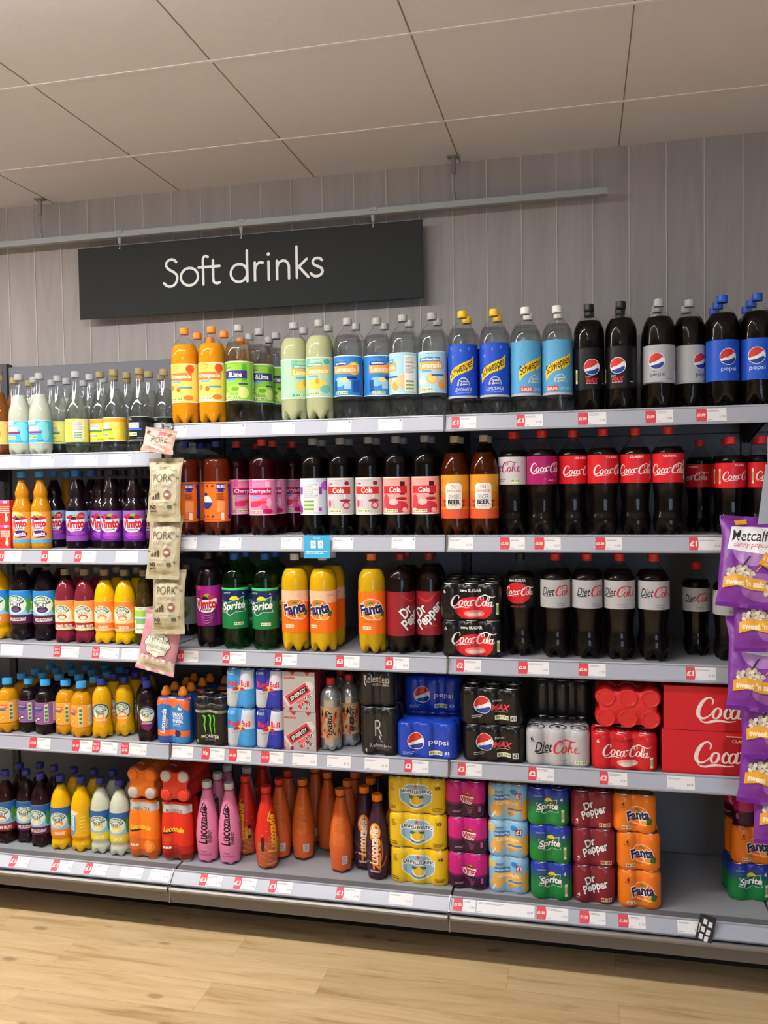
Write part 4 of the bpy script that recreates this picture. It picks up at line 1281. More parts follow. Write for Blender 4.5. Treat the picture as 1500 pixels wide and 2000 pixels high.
P_('dietcherry', 'contour', .338, '#d42b2b', 'clear', COLA, .277, 'dietcherry', 'waisted cola bottle, silver label with magenta script', vo=165)
P_('cherrycoke', 'contour', .338, '#d42b2b', 'clear', COLA, .277, 'cherrycoke', 'waisted cola bottle, magenta label', vo=165)
P_('coke', 'contour', .338, '#d42b2b', 'clear', COLA, .277, 'coke', 'red-labelled waisted cola bottle', vo=165)
P_('coke_small', 'contour', .303, '#d42b2b', 'clear', COLA, .245, 'coke_small', 'smaller red-labelled waisted cola bottle', vo=146, s=.895, sr=.88)
P_('zero', 'contour', .338, '#161618', 'clear', COLA, .277, 'zero', 'black-labelled waisted cola bottle', vo=165, sr=.95)
P_('diet', 'contour', .338, '#d42b2b', 'clear', COLA, .277, 'diet', 'silver-labelled waisted diet cola bottle', vo=165)
P_('diet_small', 'contour', .303, '#d42b2b', 'clear', COLA, .245, 'diet_small', 'smaller silver-labelled diet cola bottle', vo=146, s=.895, sr=.88)
P_('vfizzy', 'two_litre', .337, '#2a2226', 'clear', '#12070c', .285, 'vfizzy', 'fizzy fruit drink bottle, magenta label', s=.975, sr=.92)
P_('sprite', 'two_litre', .337, '#2456a8', 'green', 'sprite', .285, 'sprite2l', 'green lemon lime drink bottle', s=.975)
P_('fantazero', 'two_litre', .337, '#c9c9c6', 'clear', '#d8a80e', .285, 'fantazero', 'orange drink bottle, white cap', s=.975)
P_('fanta', 'two_litre', .337, '#ee7a22', 'clear', '#c9a012', .285, 'fantaor', 'orange drink bottle, orange cap', s=.975)
P_('drp', 'two_litre', .337, '#8a1c26', 'clear', '#120707', .285, 'drp', 'dark red labelled cola bottle', s=.975, sr=.96)
P_('mix_orange', 'mixer', .303, '#9c8d5c', 'clear', '#7a4416', .235, 'mix_orange', 'amber mixer bottle, orange label')
P_('mix_cyan', 'mixer', .303, '#a2a4a8', 'clear', '#b9bfae', .225, 'mix_cyan', 'cloudy mixer bottle, turquoise label')
P_('mix_yellow', 'mixer', .303, '#a2a4a8', 'clear', 'lemonade', .225, 'mix_yellow', 'clear mixer bottle, yellow label, grey cap')
P_('mix_gold', 'mixer', .303, '#8f8358', 'clear', 'lemonade', .232, 'mix_gold', 'clear mixer bottle, yellow and orange label')
P_('mix_black', 'mixer', .303, '#8f8358', 'clear', 'lemonade', .232, 'mix_black', 'clear mixer bottle, black label')
P_('vim_blue', 'bell', .29, '#2f6fae', 'clear', SQ_BLACK, .255, 'vim', 'dark squash bottle with blue cap', petal=0)
P_('vim_purple', 'bell', .29, '#241a2c', 'clear', SQ_BLACK, .255, 'vim_purple', 'dark squash bottle, purple label, black cap', petal=0)
P_('remix', 'bell', .288, '#3f8fc8', 'clear', '#c98412', .255, 'remix', 'orange squash bottle with blue cap', petal=0, sr=.87)
P_('rob_summer', 'squash_tall', .279, '#26308c', 'clear', '#220a0c', .235, 'rob_summer', 'dark squash bottle, summer fruits label')
P_('rob_black', 'squash_tall', .279, '#26308c', 'clear', '#220a14', .235, 'rob_black', 'dark squash bottle, blackcurrant label')
P_('rob_orange', 'squash_tall', .279, '#26308c', 'clear', SQ_YELLOW, .24, 'rob_orange', 'orange squash bottle, label facing front')
P_('rob_orange_back', 'squash_tall', .279, '#26308c', 'clear', SQ_YELLOW, .24, 'rob_orange_back', 'orange squash bottle showing back of label')
P_('rob_lemon', 'squash_tall', .279, '#26308c', 'clear', '#cfd2bc', .24, 'rob_lemon', 'cloudy lemon squash bottle')
P_('rob2l_orange', 'squash_tall', .30, '#7a6c4c', 'clear', SQ_ORANGE, .262, 'rob2l_orange', 'large orange squash bottle', s=1.09, sr=1.10, ls=1.05)
P_('rob2l_black', 'squash_tall', .30, '#2a2226', 'clear', SQ_BLACK, .262, 'rob2l_black', 'large dark squash bottle', s=1.09, sr=1.10, ls=1.05)
P_('barley_red', 'squash_tall', .272, '#857660', 'clear', '#7e2236', .232, 'barley_red', 'red barley squash bottle')
P_('barley_orange', 'squash_tall', .272, '#857660', 'clear', SQ_YELLOW, .232, 'barley_orange', 'yellow barley squash bottle')
P_('elder', 'bell', .272, '#7d7048', 'clear', '#3a2a0c', .25, 'elder', 'brown cordial bottle, green label', petal=0, sr=.85)
P_('elder_pale', 'bell', .272, '#7d7048', 'clear', '#2a2410', .25, 'elder_pale', 'dark cordial bottle, pale green label', petal=0, sr=1.0)
P_('sq_orange', 'squash_dome', .203, '#3fa0e0', 'clear', '#cf8f0c', .163, 'sq_orange', 'orange squash bottle with bright blue cap', cr=.0185)
P_('sq_black', 'squash_dome', .203, '#3fa0e0', 'clear', SQ_BLACK, .163, 'sq_black', 'dark squash bottle, mauve label', cr=.0185)
P_('robs_orange', 'squash_small', .216, '#26308c', 'clear', '#dba40a', .186, 'robs_orange', 'small waisted orange squash bottle')
P_('robs_black', 'squash_small', .216, '#26308c', 'clear', '#1a0a12', .186, 'robs_black', 'small waisted dark squash bottle')
P_('luc_pink', 'sport', .292, '#c9c9cc', '#c9709a', None, 0, 'luc_pink', 'pink energy drink bottle, white cap', cr=.018, sleeve=1, lz=(12, 262), lr=.040)
P_('luc_orig', 'sport', .292, '#d8301c', '#b83a1c', None, 0, 'luc_orig', 'red energy drink bottle, red cap', cr=.018, sleeve=1, lz=(12, 262), lr=.040)
P_('luc_redback', 'sport', .292, '#b82a1c', '#8a2018', None, 0, 'luc_back', 'red-capped orange bottle turned round', cr=.018, sleeve=1, lz=(12, 262), lr=.040)
P_('luc_back', 'sport', .292, '#c8662a', '#8a3a14', None, 0, 'luc_back', 'orange energy drink bottle turned round', cr=.018, sleeve=1, lz=(12, 262), lr=.040)
P_('luc_zero', 'sport', .292, '#ee7a1c', '#2a1a22', None, 0, 'luc_zero', 'dark purple and orange energy drink bottle', cr=.018, sleeve=1, lz=(12, 262), lr=.040)
P_('silver', 'two_litre', .25, '#b8262a', '#a9abae', None, 0, 'energy_silver', 'silver energy drink bottle, red cap', s=.72, sr=.735, metal=.75)

PROTO = {}; THINGS = []
REQ = []; BOXES = []      # bottles asked for, and packs already standing there (x0, x1, y0, y1, z0, z1)
def column(name, b, l, px, n=2, d=None, rot=0.0, back=None):
    REQ.append(dict(name=name, b=b, l=l, px=px, n=n, d=(.016 if l < 5 else .062) if d is None else d, rot=rot, back=back or name))
def place(name, b, l, px, row=0, d=None, rot=0.0): column(name, b, l, px, 1, d, rot)
def put_bottle(name, b, l, x, y, row, rot):
    p = PR[name]
    if name in PROTO: o = copy_tree(PROTO[name])
    else: o = PROTO[name] = build_bottle(p)
    o.location = (x, y, ZS[(b, l)] + .0003)
    o.rotation_euler = (0, 0, math.radians(rot))
    THINGS.append([o, p['desc'], row, b, l, 'bottle'])
def settle():
    """stand every bottle on its shelf so that none cuts into a neighbour"""
    r = random.Random(5)
    done = []
    for l in range(1, 6):
        def free(x, y, R, z, H, b_):
            if y + R > -.058: return False
            if l < 3 and b_ == 0 and x + R > -.003: return False
            if l < 3 and b_ == 1 and x - R < .004: return False
            for (X, Y, Q, Z, HH) in done:
                if Z < z + H and z < Z + HH and (X - x) ** 2 + (Y - y) ** 2 < (R + Q + .0024) ** 2: return False
            for (a, c, e, f_, z0, z1) in BOXES:
                if z0 < z + H and z1 > z + .005:
                    dx = max(a - x, 0, x - c); dy = max(e - y, 0, y - f_)
                    if dx * dx + dy * dy < (R + .0024) ** 2: return False
            for w in (-1.0, 0.0, 1.0, 2.0):       # brackets and end caps between the bays
                if abs(x - w) < R + .006 and l > 1 and l < 5 and False: return False
            return True
        L = sorted([q for q in REQ if q['l'] == l], key=lambda q: (q['d'], q['px']))
        for q in L:
            p = PR[q['name']]; R = rmax(p); z = ZS[(q['b'], l)]
            best = None
            for iy in range(0, 36):
                y = YE + q['d'] + R + iy * .003
                xb = xat(q['px'], y, z + p['H'] * .45)
                for ix in range(0, 13):
                    for sg in ((0,) if ix == 0 else (-1, 1)):
                        x = xb + sg * ix * .002
                        cost = ix * .002 + iy * .003 * .55
                        if (best is None or cost < best[0]) and free(x, y, R, z, p['H'], q['b']): best = (cost, x, y)
            if best is None: continue
            q['x'], q['y'] = best[1], best[2]
            done.append((best[1], best[2], R, z, p['H']))
            put_bottle(q['name'], q['b'], l, best[1], best[2], 0, q['rot'])
        for k in range(1, 4):
            for q in sorted([q for q in L if q['n'] > k and 'x' in q], key=lambda q: q['px']):
                nm = q['back']; p = PR[nm]; R = rmax(p); z = ZS[(q['b'], l)]
                best = None
                for iy in range(0, 30):
                    y = q['y'] + 2 * R + .002 + iy * .004
                    for ix in range(0, 9):
                        for sg in ((0,) if ix == 0 else (-1, 1)):
                            x = q['x'] + .002 * k + sg * ix * .004
                            cost = ix * .004 + iy * .004 * .6
                            if (best is None or cost < best[0]) and free(x, y, R, z, p['H'], q['b']): best = (cost, x, y)
                if best is None: q['n'] = 0; continue
                q['x'], q['y'] = best[1], best[2]
                done.append((best[1], best[2], R, z, p['H']))
                put_bottle(nm, q['b'], l, best[1], best[2], k, q['rot'] + r.uniform(-30, 30))

# top shelf
for nm, px, n, rot in (('mix_orange', -1, 3, 10), ('mix_cyan', 39, 3, 4), ('mix_cyan', 78, 3, 8), ('mix_yellow', 115, 3, 6), ('mix_yellow', 150, 3, -96), ('mix_gold', 192, 3, 2), ('mix_gold', 224, 3, -14), ('mix_black', 274, 3, 2), ('mix_black', 322, 3, 6)):
    column(nm, 0, 1, px, n, rot=rot, d=.012 + (.012 if px in (192, 115) else 0))
for nm, px, n, d, rot in (('orangeade', 362, 3, .016, 2), ('orangeade', 415, 3, .016, 8), ('lime', 468, 3, .018, 2), ('cloudy', 577, 2, .035, 60), ('cloudy', 625, 2, .016, 4), ('sparkling', 677, 2, .016, 0), ('sparkling', 731, 2, .016, 32), ('dietsparkling', 788, 2, .014, -70), ('dietsparkling', 845, 2, .014, 0)):
    column(nm, 1, 1, px, n, d, rot)
place('lime', 1, 1, 541, 0, .13, 6); place('lime', 1, 1, 508, 0, .11, 30); place('lime', 1, 1, 527, 0, .24, 30)
for nm, px, n, d, rot in (('schwep', 904, 2, .014, 2), ('schwep', 966, 2, .014, 0), ('slim', 1027, 2, .014, 30), ('slim', 1086, 2, .02, 6), ('pepsimax', 1143, 2, .02, 20), ('pepsimax', 1213, 3, .014, -6), ('dietpepsi', 1287, 3, .014, -4), ('dietpepsi', 1348, 2, .016, 48), ('pepsi', 1411, 3, .014, 22), ('pepsi', 1476, 3, .014, -2)):
    column(nm, 2, 1, px, n, d, rot)
# second shelf
for nm, px, n, rot in (('remix', 38, 2, 8), ('remix', 72, 2, 12), ('vim_blue', 107, 2, 20), ('vim_blue', 150, 2, 20), ('vim_purple', 190, 2, 28), ('vim_purple', 217, 2, 20), ('vim_purple', 262, 2, 18)):
    column(nm, 0, 2, px, n, d=.014 + (.03 if px == 190 else 0), rot=rot)
for nm, px, n, d, rot in (('irn', 352, 2, .018, 4), ('irn', 424, 2, .022, 4), ('cherryade', 463, 2, .03, 62), ('cherryade', 513, 3, .016, 6), ('purplecola', 613, 2, .016, 0), ('dietcola', 666, 2, .016, 4), ('dietcola', 721, 2, .016, 4), ('cola', 775, 2, .016, 4), ('cola', 831, 2, .016, 4)):
    column(nm, 1, 2, px, n, d, rot)
place('cherryade', 1, 2, 572, 0, .22, 10)
place('irn', 1, 2, 393, 0, .12, 200)
for nm, px, n, d, rot, bk in (('ginger', 889, 2, .016, 2, None), ('ginger', 941, 2, .016, 2, None), ('dietcherry', 998, 2, .02, -28, 'coke'), ('cherrycoke', 1059, 1, .016, 14, None), ('coke', 1125, 2, .045, 22, None), ('coke', 1178, 1, .018, 22, None), ('coke', 1241, 2, .018, -12, None), ('coke', 1305, 1, .016, -12, None), ('coke_small', 1427, 2, .02, 16, None), ('coke_small', 1487, 2, .02, 22, None)):
    column(nm, 2, 2, px, n, d, rot, back=bk)
place('coke_small', 2, 2, 1367, 0, .2, -50)
# third shelf
for nm, px, n, rot in (('rob2l_orange', -2, 1, 20), ('rob2l_black', 44, 2, 8), ('rob2l_black', 90, 2, 20), ('barley_red', 129, 2, 16), ('barley_red', 165, 2, 24), ('barley_orange', 203, 2, 18), ('barley_orange', 242, 2, 18), ('elder', 279, 2, 6)):
    column(nm, 0, 3, px, n, d=(.05 if px < 100 else .03), rot=rot)
place('elder_pale', 1, 3, 366, 0, .25, 0); place('elder_pale', 1, 3, 342, 0, .36, 10)
for nm, px, n, d, rot in (('vfizzy', 409, 2, .03, 12), ('sprite', 460, 2, .014, 16), ('sprite', 519, 2, .014, 0), ('fantazero', 577, 2, .006, 16), ('fantazero', 632, 2, .006, -8), ('fanta', 727, 1, .012, 10), ('drp', 781, 2, .026, 62), ('drp', 836, 2, .04, 0)):
    column(nm, 1, 3, px, n, d, rot)
for nm, px, n, d, rot in (('zero', 1017, 1, .05, -10), ('diet', 1085, 2, .036, 14), ('diet', 1147, 2, .036, 26), ('diet', 1210, 2, .034, 0), ('diet', 1277, 2, .03, 10), ('diet_small', 1360, 1, .14, 4), ('diet_small', 1421, 1, .07, 10)):
    column(nm, 2, 3, px, n, d, rot)
# fourth shelf, squash end
for nm, px, n, d, rot in (('sq_orange', 16, 4, .01, 12), ('sq_black', 53, 4, .016, -2), ('sq_black', 90, 4, .014, -4), ('sq_orange', 126, 4, .014, -4), ('sq_orange', 160, 4, .002, -14), ('robs_orange', 198, 4, .01, 18), ('robs_orange', 244, 3, .05, 10), ('robs_black', 289, 1, .004, 20)):
    column(nm, 0, 4, px, n, d, rot)
place('robs_black', 0, 4, 274, 0, .07, 10)
for nm, px, n in (('silver', 640, 3), ('silver', 682, 3)):
    column(nm, 1, 4, px, n, .02, 4 if px == 640 else 24)
# bottom shelf bottles
for nm, px, n, d, rot in (('rob_summer', 12, 2, .068, 16), ('rob_black', 46, 2, .068, 26), ('rob_black', 81, 2, .066, 12), ('rob_orange', 120, 2, .06, 22), ('rob_orange_back', 160, 2, .06, 0), ('rob_lemon', 198, 2, .06, 18), ('rob_lemon', 235, 2, .055, 14)):
    column(nm, 0, 5, px, n, d, rot, back='rob_orange' if nm == 'rob_orange_back' else None)
for nm, px, n, d, rot in (('luc_pink', 395, 3, .064, 6), ('luc_pink', 441, 3, .064, 8), ('luc_orig', 481, 3, .064, -14), ('luc_orig', 521, 1, .055, 52), ('luc_redback', 547, 2, .11, -2), ('luc_back', 587, 3, .15, 0), ('luc_back', 666, 3, .08, 0), ('luc_zero', 704, 3, .085, 6), ('luc_zero', 741, 3, .05, -4)):
    column(nm, 1, 5, px, n, d, rot)
place('luc_back', 1, 5, 641, 0, .24, 60)

# ------------------------------------------------------------------ shrink-wrapped packs of cans
def pack_path(nx, ny, r, rr, dip=.66):
    """outline of the film around nx by ny cylinders of spacing 2r and local radius rr"""
    xs = [(i - (nx - 1) / 2) * 2 * r for i in range(nx)]
    ys = [(i - (ny - 1) / 2) * 2 * r for i in range(ny)]
    def side(c, L):
        out = []
        N = 18 * (len(c) - 1)
        for i in range(N + 1):
            u = c[0] + (c[-1] - c[0]) * i / max(N, 1) if N else c[0]
            out.append((u, film(u, c, rr, dip)))
        return out
    pts = []
    for u, d in side(xs, 0): pts.append((u, ys[0] - d))                     # front, left to right
    for k in range(1, 8): a = math.radians(-90 + k * 90 / 8); pts.append((xs[-1] + rr * math.cos(a), ys[0] + rr * math.sin(a)))
    for u, d in side(ys, 0): pts.append((xs[-1] + d, u))
    for k in range(1, 8): a = math.radians(k * 90 / 8); pts.append((xs[-1] + rr * math.cos(a), ys[-1] + rr * math.sin(a)))
    for u, d in reversed(side(xs, 0)): pts.append((u, ys[-1] + d))
    for k in range(1, 8): a = math.radians(90 + k * 90 / 8); pts.append((xs[0] + rr * math.cos(a), ys[-1] + rr * math.sin(a)))
    for u, d in reversed(side(ys, 0)): pts.append((xs[0] - d, u))
    for k in range(1, 8): a = math.radians(180 + k * 90 / 8); pts.append((xs[0] + rr * math.cos(a), ys[0] + rr * math.sin(a)))
    return pts
def film(u, c, rr, dip=.66):
    y = -1
    for x in c:
        if abs(u - x) < rr: y = max(y, math.sqrt(rr * rr - (u - x) ** 2))
    if c[0] <= u <= c[-1]: y = max(y, dip * rr)
    return max(y, 0.0)

def build_pack(nx, ny, r, h, grad, artf, lids=True, shoulder=None, bulge=False, mat_=None, topcol=None, ends=None, name='can_pack', ltop=None):
    root = empty(name)
    prof = shoulder or [(0, .84), (.004, .93), (.012, 1.0), (h - .018, 1.0), (h - .010, .96), (h - .003, .86), (h, .80)]
    zs = []
    for (z0, k0), (z1, k1) in zip(prof, prof[1:]):
        n = max(1, int((z1 - z0) / .012))
        zs += [(z0 + (z1 - z0) * i / n, k0 + (k1 - k0) * i / n) for i in range(n)]
    zs.append(prof[-1])
    F = MB(); n = None; V = []; C = []; FC = []
    for z, k in zs:
        P = pack_path(nx, ny, r, r * k)
        n = len(P)
        V += [(x, y, z) for x, y in P]
    for q in range(len(zs) - 1):
        zc = (zs[q][0] + zs[q + 1][0]) / 2 / h
        col = None
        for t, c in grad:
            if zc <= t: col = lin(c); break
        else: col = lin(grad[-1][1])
        for i in range(n):
            j = (i + 1) % n
            FC.append((q * n + i, q * n + j, (q + 1) * n + j, (q + 1) * n + i)); C.append(col)
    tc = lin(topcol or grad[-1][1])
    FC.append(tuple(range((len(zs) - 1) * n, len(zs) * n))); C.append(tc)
    FC.append(tuple(range(n - 1, -1, -1))); C.append(lin(grad[0][1]) if not bulge else lin(bulge))
    for i in range(nx):
        for j in range(ny):
            cx, cy = (i - (nx - 1) / 2) * 2 * r, (j - (ny - 1) / 2) * 2 * r
            if bulge and ends: # bottle feet showing at the corners of the film
                m_ = 20; sx = 1.12; k0 = len(V); ec = lin(ends[j])
                for (z0, rr_) in ((.004, .66), (-.004, .66), (-.007, .58), (-.007, .02)):
                    V += [(cx * sx + r * rr_ * math.cos(2 * math.pi * a / m_), cy * sx + r * rr_ * math.sin(2 * math.pi * a / m_), z0) for a in range(m_)]
                for q in range(3):
                    for a in range(m_): FC.append((k0 + q * m_ + a, k0 + (q + 1) * m_ + a, k0 + (q + 1) * m_ + (a + 1) % m_, k0 + q * m_ + (a + 1) % m_)); C.append(ec)
            elif bulge:      # the film drawn tight over the round can ends
                for (z0, r0), (z1, r1) in (((0.001, .9), (-.003, .86)), ((-.003, .86), (-.0035, .74)), ((-.0035, .74), (-.002, .70)), ((-.002, .70), (-.002, .02))):
                    k0 = len(V); m_ = 20
                    V += [(cx + r * r0 * math.cos(2 * math.pi * a / m_), cy + r * r0 * math.sin(2 * math.pi * a / m_), z0) for a in range(m_)]
                    V += [(cx + r * r1 * math.cos(2 * math.pi * a / m_), cy + r * r1 * math.sin(2 * math.pi * a / m_), z1) for a in range(m_)]
                    for a in range(m_): FC.append((k0 + a, k0 + m_ + a, k0 + m_ + (a + 1) % m_, k0 + (a + 1) % m_)); C.append(lin(bulge))
    new_obj('shrink_wrap', V, FC, mat_ or M_FILM, root, True, C)
    k = prof[-1][1]
    if lids:
        for i in range(nx):
            for j in range(ny):
                f = MB()
                cx, cy = (i - (nx - 1) / 2) * 2 * r, (j - (ny - 1) / 2) * 2 * r
                v, fc = lathe([(.004, r * .7), (.01, r * .9), (h - .02, r * .9), (h - .004, r * .78), (h + .0022, r * .80), (h + .003, r * .77), (h - .001, r * .72)], 24)
                f.add([(x + cx, y + cy, z) for x, y, z in v], fc)
                f.box(cx - .006, cx + .006, cy - .004, cy + .012, h - .001, h + .0006)
                f.build('can', M_METAL, root, True)
    if artf:
        A = Art(); artf(A)
        xs = [(i - (nx - 1) / 2) * 2 * r for i in range(nx)]
        y0 = -(ny - 1) * r
        def kk(z):
            for (z0, k0), (z1, k1) in zip(prof, prof[1:]):
                if z <= z1: return k0 + (k1 - k0) * (z - z0) / (z1 - z0)
            return prof[-1][1]
        def mp(u, v, o):
            z = v * .001; rr = r * kk(max(0, min(h, z)))
            return (u * .001, y0 - film(u * .001, xs, rr) - o * .001, z)
        hw = nx * r * 1000 - 2.2
        wrap(A, mp, 'printed_film', mat_ or M_FILM, root, us=3, vs=6, bounds=(-hw, 5, hw, h * 1000 - 4), base=.65)
    return root

def a_sanp(A):
    A.ell(0, 60, 58, 44, '#e8e4c8', 32); A.ell(0, 60, 54, 40, '#8fb3cf', 32); A.rect(-58, 66, 58, 83, '#e9ecec')
    A.txt('SANPELLEGRINO', 0, 75, 108, 11, '#2b3b4a', b=.03)
    P = []
    for i in range(10): P.append((math.cos(math.radians(90 + i * 36)) * (9 if i % 2 == 0 else 4), 94 + math.sin(math.radians(90 + i * 36)) * (9 if i % 2 == 0 else 4)))
    A.poly(P, '#c84a3c'); A.ell(0, 42, 24, 16, '#e8ece0'); A.ell(-2, 48, 17, 16, '#e8b62a', 18); A.ell(10, 46, 12, 13, '#f0c63a', 18)
    A.poly([(-22, 62), (-4, 60), (-14, 50), (-26, 52)], '#2f6b3a'); A.poly([(6, 62), (24, 60), (26, 52), (12, 54)], '#2f6b3a')
    A.txt('LIMONATA', 0, 25, 50, 6, '#2b3b4a', b=.02, arc=-60)
    A.lines(-88, 76, -72, 100, 4, '#7a6a1a'); A.txt('16%', 76, 92, 18, 11, '#3a2a12', b=.04); A.lines(-92, 12, -66, 26, 2, '#4a3a12'); A.lines(56, 12, 92, 26, 3, '#4a3a12')
def a_vim4(A):
    A.rect(-70, 0, 70, 44, '#3a1032'); A.rect(-70, 44, 70, 52, '#6a1650')
    vimto(A, 8, 62, 46, 'fizzy')
    for i in range(4): A.stroke([(0 + i * 3, 38 - i * 6, 1), (14, 34 - i * 6, 1.6), (30 - i * 3, 38 - i * 6, 1)], '#a05a80')
    A.lines(-40, 18, -8, 26, 2, '#c8a0b4'); A.rect(46, 24, 54, 42, '#c05aa0')
def a_lem4(A):
    A.ell(-36, 36, 22, 20, '#e9b25a', 16); A.ell(20, 40, 30, 14, '#efbe66', 16); A.ell(58, 40, 12, 36, '#e8ab4c', 16); A.ell(-60, 96, 20, 14, '#d8c07a', 14); A.ell(20, 98, 12, 9, '#2f83c4', 14)
    A.rect(-46, 50, 44, 70, '#efb450'); A.rect(-44, 68, 6, 86, '#2f7fc0'); A.txt('Diet Sparkling', -19, 77, 46, 9, '#d8e4ec', b=.03); A.txt('Lemonade', 0, 60, 70, 13, '#f3e2b8', b=.03)
    A.rect(0, 36, 46, 42, '#3f8cc8'); A.rect(26, 76, 46, 96, '#8a1f38'); A.txt('£1', 36, 86, 15, 13, '#efe4e4', b=.05); A.lines(-40, 92, -14, 100, 2, '#4a4a42'); A.stroke([(-50, 14, 5), (-40, 30, 5)], '#e8e8e0'); A.ell(10, 22, 10, 8, '#d99a50', 12)
def a_spr4(A):
    sprite(A, 0, 62, 72); A.txt('4', 44, 90, 7, 11, '#dfe8ee', b=.04); A.lines(-46, 96, -14, 102, 2, '#9fb4d8'); A.nutri(44, 16, 9, 40); A.lines(-30, 36, 14, 40, 1, '#2f8a5a')
def a_drp4(A):
    drpepper(A, 2, 64, 84, 22); A.txt('4', -48, 28, 7, 11, '#e4dcdc', b=.04); A.lines(-54, 16, -42, 20, 1, '#d8b0b0'); A.nutri(22, 10, 34, 13, '#b03a3a', '#e0cfa8')
def a_fan4(A):
    A.txt('4', -36, 92, 8, 12, '#5a2412', b=.04); A.lines(-46, 80, -26, 84, 1, '#8a3a12')
    fanta(A, 10, 56, 68); A.poly([(34, 30), (50, 28), (54, 44), (44, 52), (36, 44)], '#2f6b3a'); A.txt('ORANGE', -8, 22, 26, 5, '#b04a12'); A.nutri(-40, 12, 30, 10, '#8a5a2a')
def a_pep6(A):
    globe(A, -34, 58, 27); A.txt('pepsi', 42, 56, 66, 22, '#dfe4f2'); A.lines(-78, 12, -40, 24, 2, '#c8d2ee'); A.nutri(10, 14, 44, 14); A.rect(60, 10, 80, 30, '#3a63c8'); A.txt('£1', 70, 24, 12, 9, '#e6e8f2', b=.04)
def a_max6(A):
    globe(A, -26, 66, 27); A.txt('pepsi', 22, 82, 28, 9, '#c8c8cc'); A.txt('MAX', 32, 60, 58, 18, '#d0424a', b=.05, sh=.3); A.lines(10, 44, 62, 48, 1, '#9a9a9c'); A.lines(-62, 22, -26, 34, 2, '#b8b8bc'); A.nutri(14, 20, 44, 14); A.rect(64, 18, 84, 36, '#c8c8cc'); A.txt('£1', 74, 27, 12, 9, '#1a1a1c', b=.04)
def a_dc6(A):
    A.txt('6', -80, 88, 9, 13, '#2a2a2e', b=.03); A.lines(-86, 76, -70, 80, 1, '#5a5a60'); dietcoke(A, 2, 60, 150, '#17171a', '#cf2a32'); A.txt('no calories', 14, 22, 40, 6, '#8a8a90'); A.nutri(56, 12, 36, 11)
def a_ck6(A):
    A.txt('6', -80, 92, 7, 10, '#f0dcd8', b=.03); A.txt('CLASSIC', 0, 96, 66, 10, '#7c161c', b=.02); cocacola(A, 0, 60, 140, '#f2e4e2'); A.ell(10, 26, 32, 12, '#d8a8a0', 18); A.ell(10, 22, 24, 7, '#e8d2cc', 16); A.nutri(78, 14, 9, 34)
def a_ck6_lying(A):
    A.lines(-60, 40, 60, 60, 2, '#e8b0a8')
def a_zr6(A):
    A.ell(10, 38, 62, 40, '#cf222b', 32); A.txt('zero SUGAR', 0, 98, 70, 9, '#dcdcdc', b=.04); cocacola(A, 2, 60, 140, '#f0e4e4'); A.txt('6', -84, 94, 8, 11, '#dcdcdc'); A.ell(12, 22, 34, 12, '#d8857c', 18); A.ell(12, 20, 24, 6, '#e8c2bc', 16); A.nutri(84, 20, 8, 38)
def a_rb(A, c):
    w = 60
    A.poly([(-w, 68), (0, 68), (8, 140), (-w, 140)], c); A.poly([(0, 68), (w, 68), (w, 140), (8, 140)], '#c8cdd6'); A.poly([(-w, 0), (-12, 0), (-1, 68), (-w, 68)], '#b9bec8'); A.poly([(-12, 0), (w, 0), (w, 68), (0, 68)], c)
    A.txt('Red Bull', 0, 86, 78, 19, '#cf2440', b=.03); A.ell(0, 70, 9, 9, '#efc63a', 18)
    for s in (-1, 1): A.poly([(s * 4, 62), (s * 20, 62), (s * 22, 66), (s * 17, 74), (s * 8, 73), (s * 2, 68)] if s > 0 else [(-2, 68), (-8, 73), (-17, 74), (-22, 66), (-20, 62), (-4, 62)], '#c4283a')
    A.txt('4', -42, 124, 7, 11, '#e4e8f0', b=.03); A.lines(-34, 118, -14, 130, 3, '#b8d0ea')
def a_rbs(A): a_rb(A, '#3a93d4'); A.txt('SUGARFREE', 0, 54, 56, 5.5, '#7f93a8')
def a_rbe(A): a_rb(A, '#24309c'); A.txt('ENERGY DRINK', 0, 54, 60, 5.5, '#8a5a8a')
def a_mon(A):
    A.rect(-62, 118, 62, 128, '#6f7462'); A.lines(-54, 119, 50, 127, 2, '#b8bcae'); A.rect(-62, 136, 62, 152, '#2a2c2c'); A.stroke([(-50, 148, 3), (-20, 142, 2), (10, 150, 3), (50, 145, 2)], '#6a6c6c')
    for x, k in ((-18, 1.0), (0, 1.15), (18, .9)):
        A.stroke([(x - 8, 108, 2), (x - 1, 106, 7), (x + 1, 90, 5), (x - 1, 74, 5.5), (x + 2, 70 - 14 * k, 3), (x + 3, 66 - 22 * k, .8)], '#5fc23a', same=x > -18)
    A.txt('MONSTER', 4, 34, 66, 11, '#d4d6d2', b=.02); A.txt('ENERGY', 4, 22, 40, 6, '#9a9c9a'); A.txt('4', -46, 18, 7, 11, '#7fc23a', b=.04)
def a_rel(A):
    A.ell(0, 82, 34, 60, '#262626', 24); A.txt('R', 0, 92, 26, 56, '#b9b9bb', b=-.01); A.stroke([(2, 64, 4), (8, 50, 2), (14, 46, 1)], '#b9b9bb'); A.txt('Relentless', 8, 34, 74, 13, '#a9a9ab', b=.0); A.txt('4', -42, 18, 7, 11, '#b9b9bb', b=.03); A.txt('ENERGY DRINK', 14, 22, 46, 4.5, '#77777a')
def a_reltop(A):
    A.txt('Relentless', 2, 92, 88, 26, '#c4c4c6', b=.01); A.stroke([(-38, 104, 3), (-40, 80, 4), (-34, 66, 1)], '#c4c4c6'); A.txt('ENERGY DRINK', 16, 72, 58, 8, '#a9a9ab', b=.02)
    A.lines(-10, 118, 14, 124, 2, '#77777a')
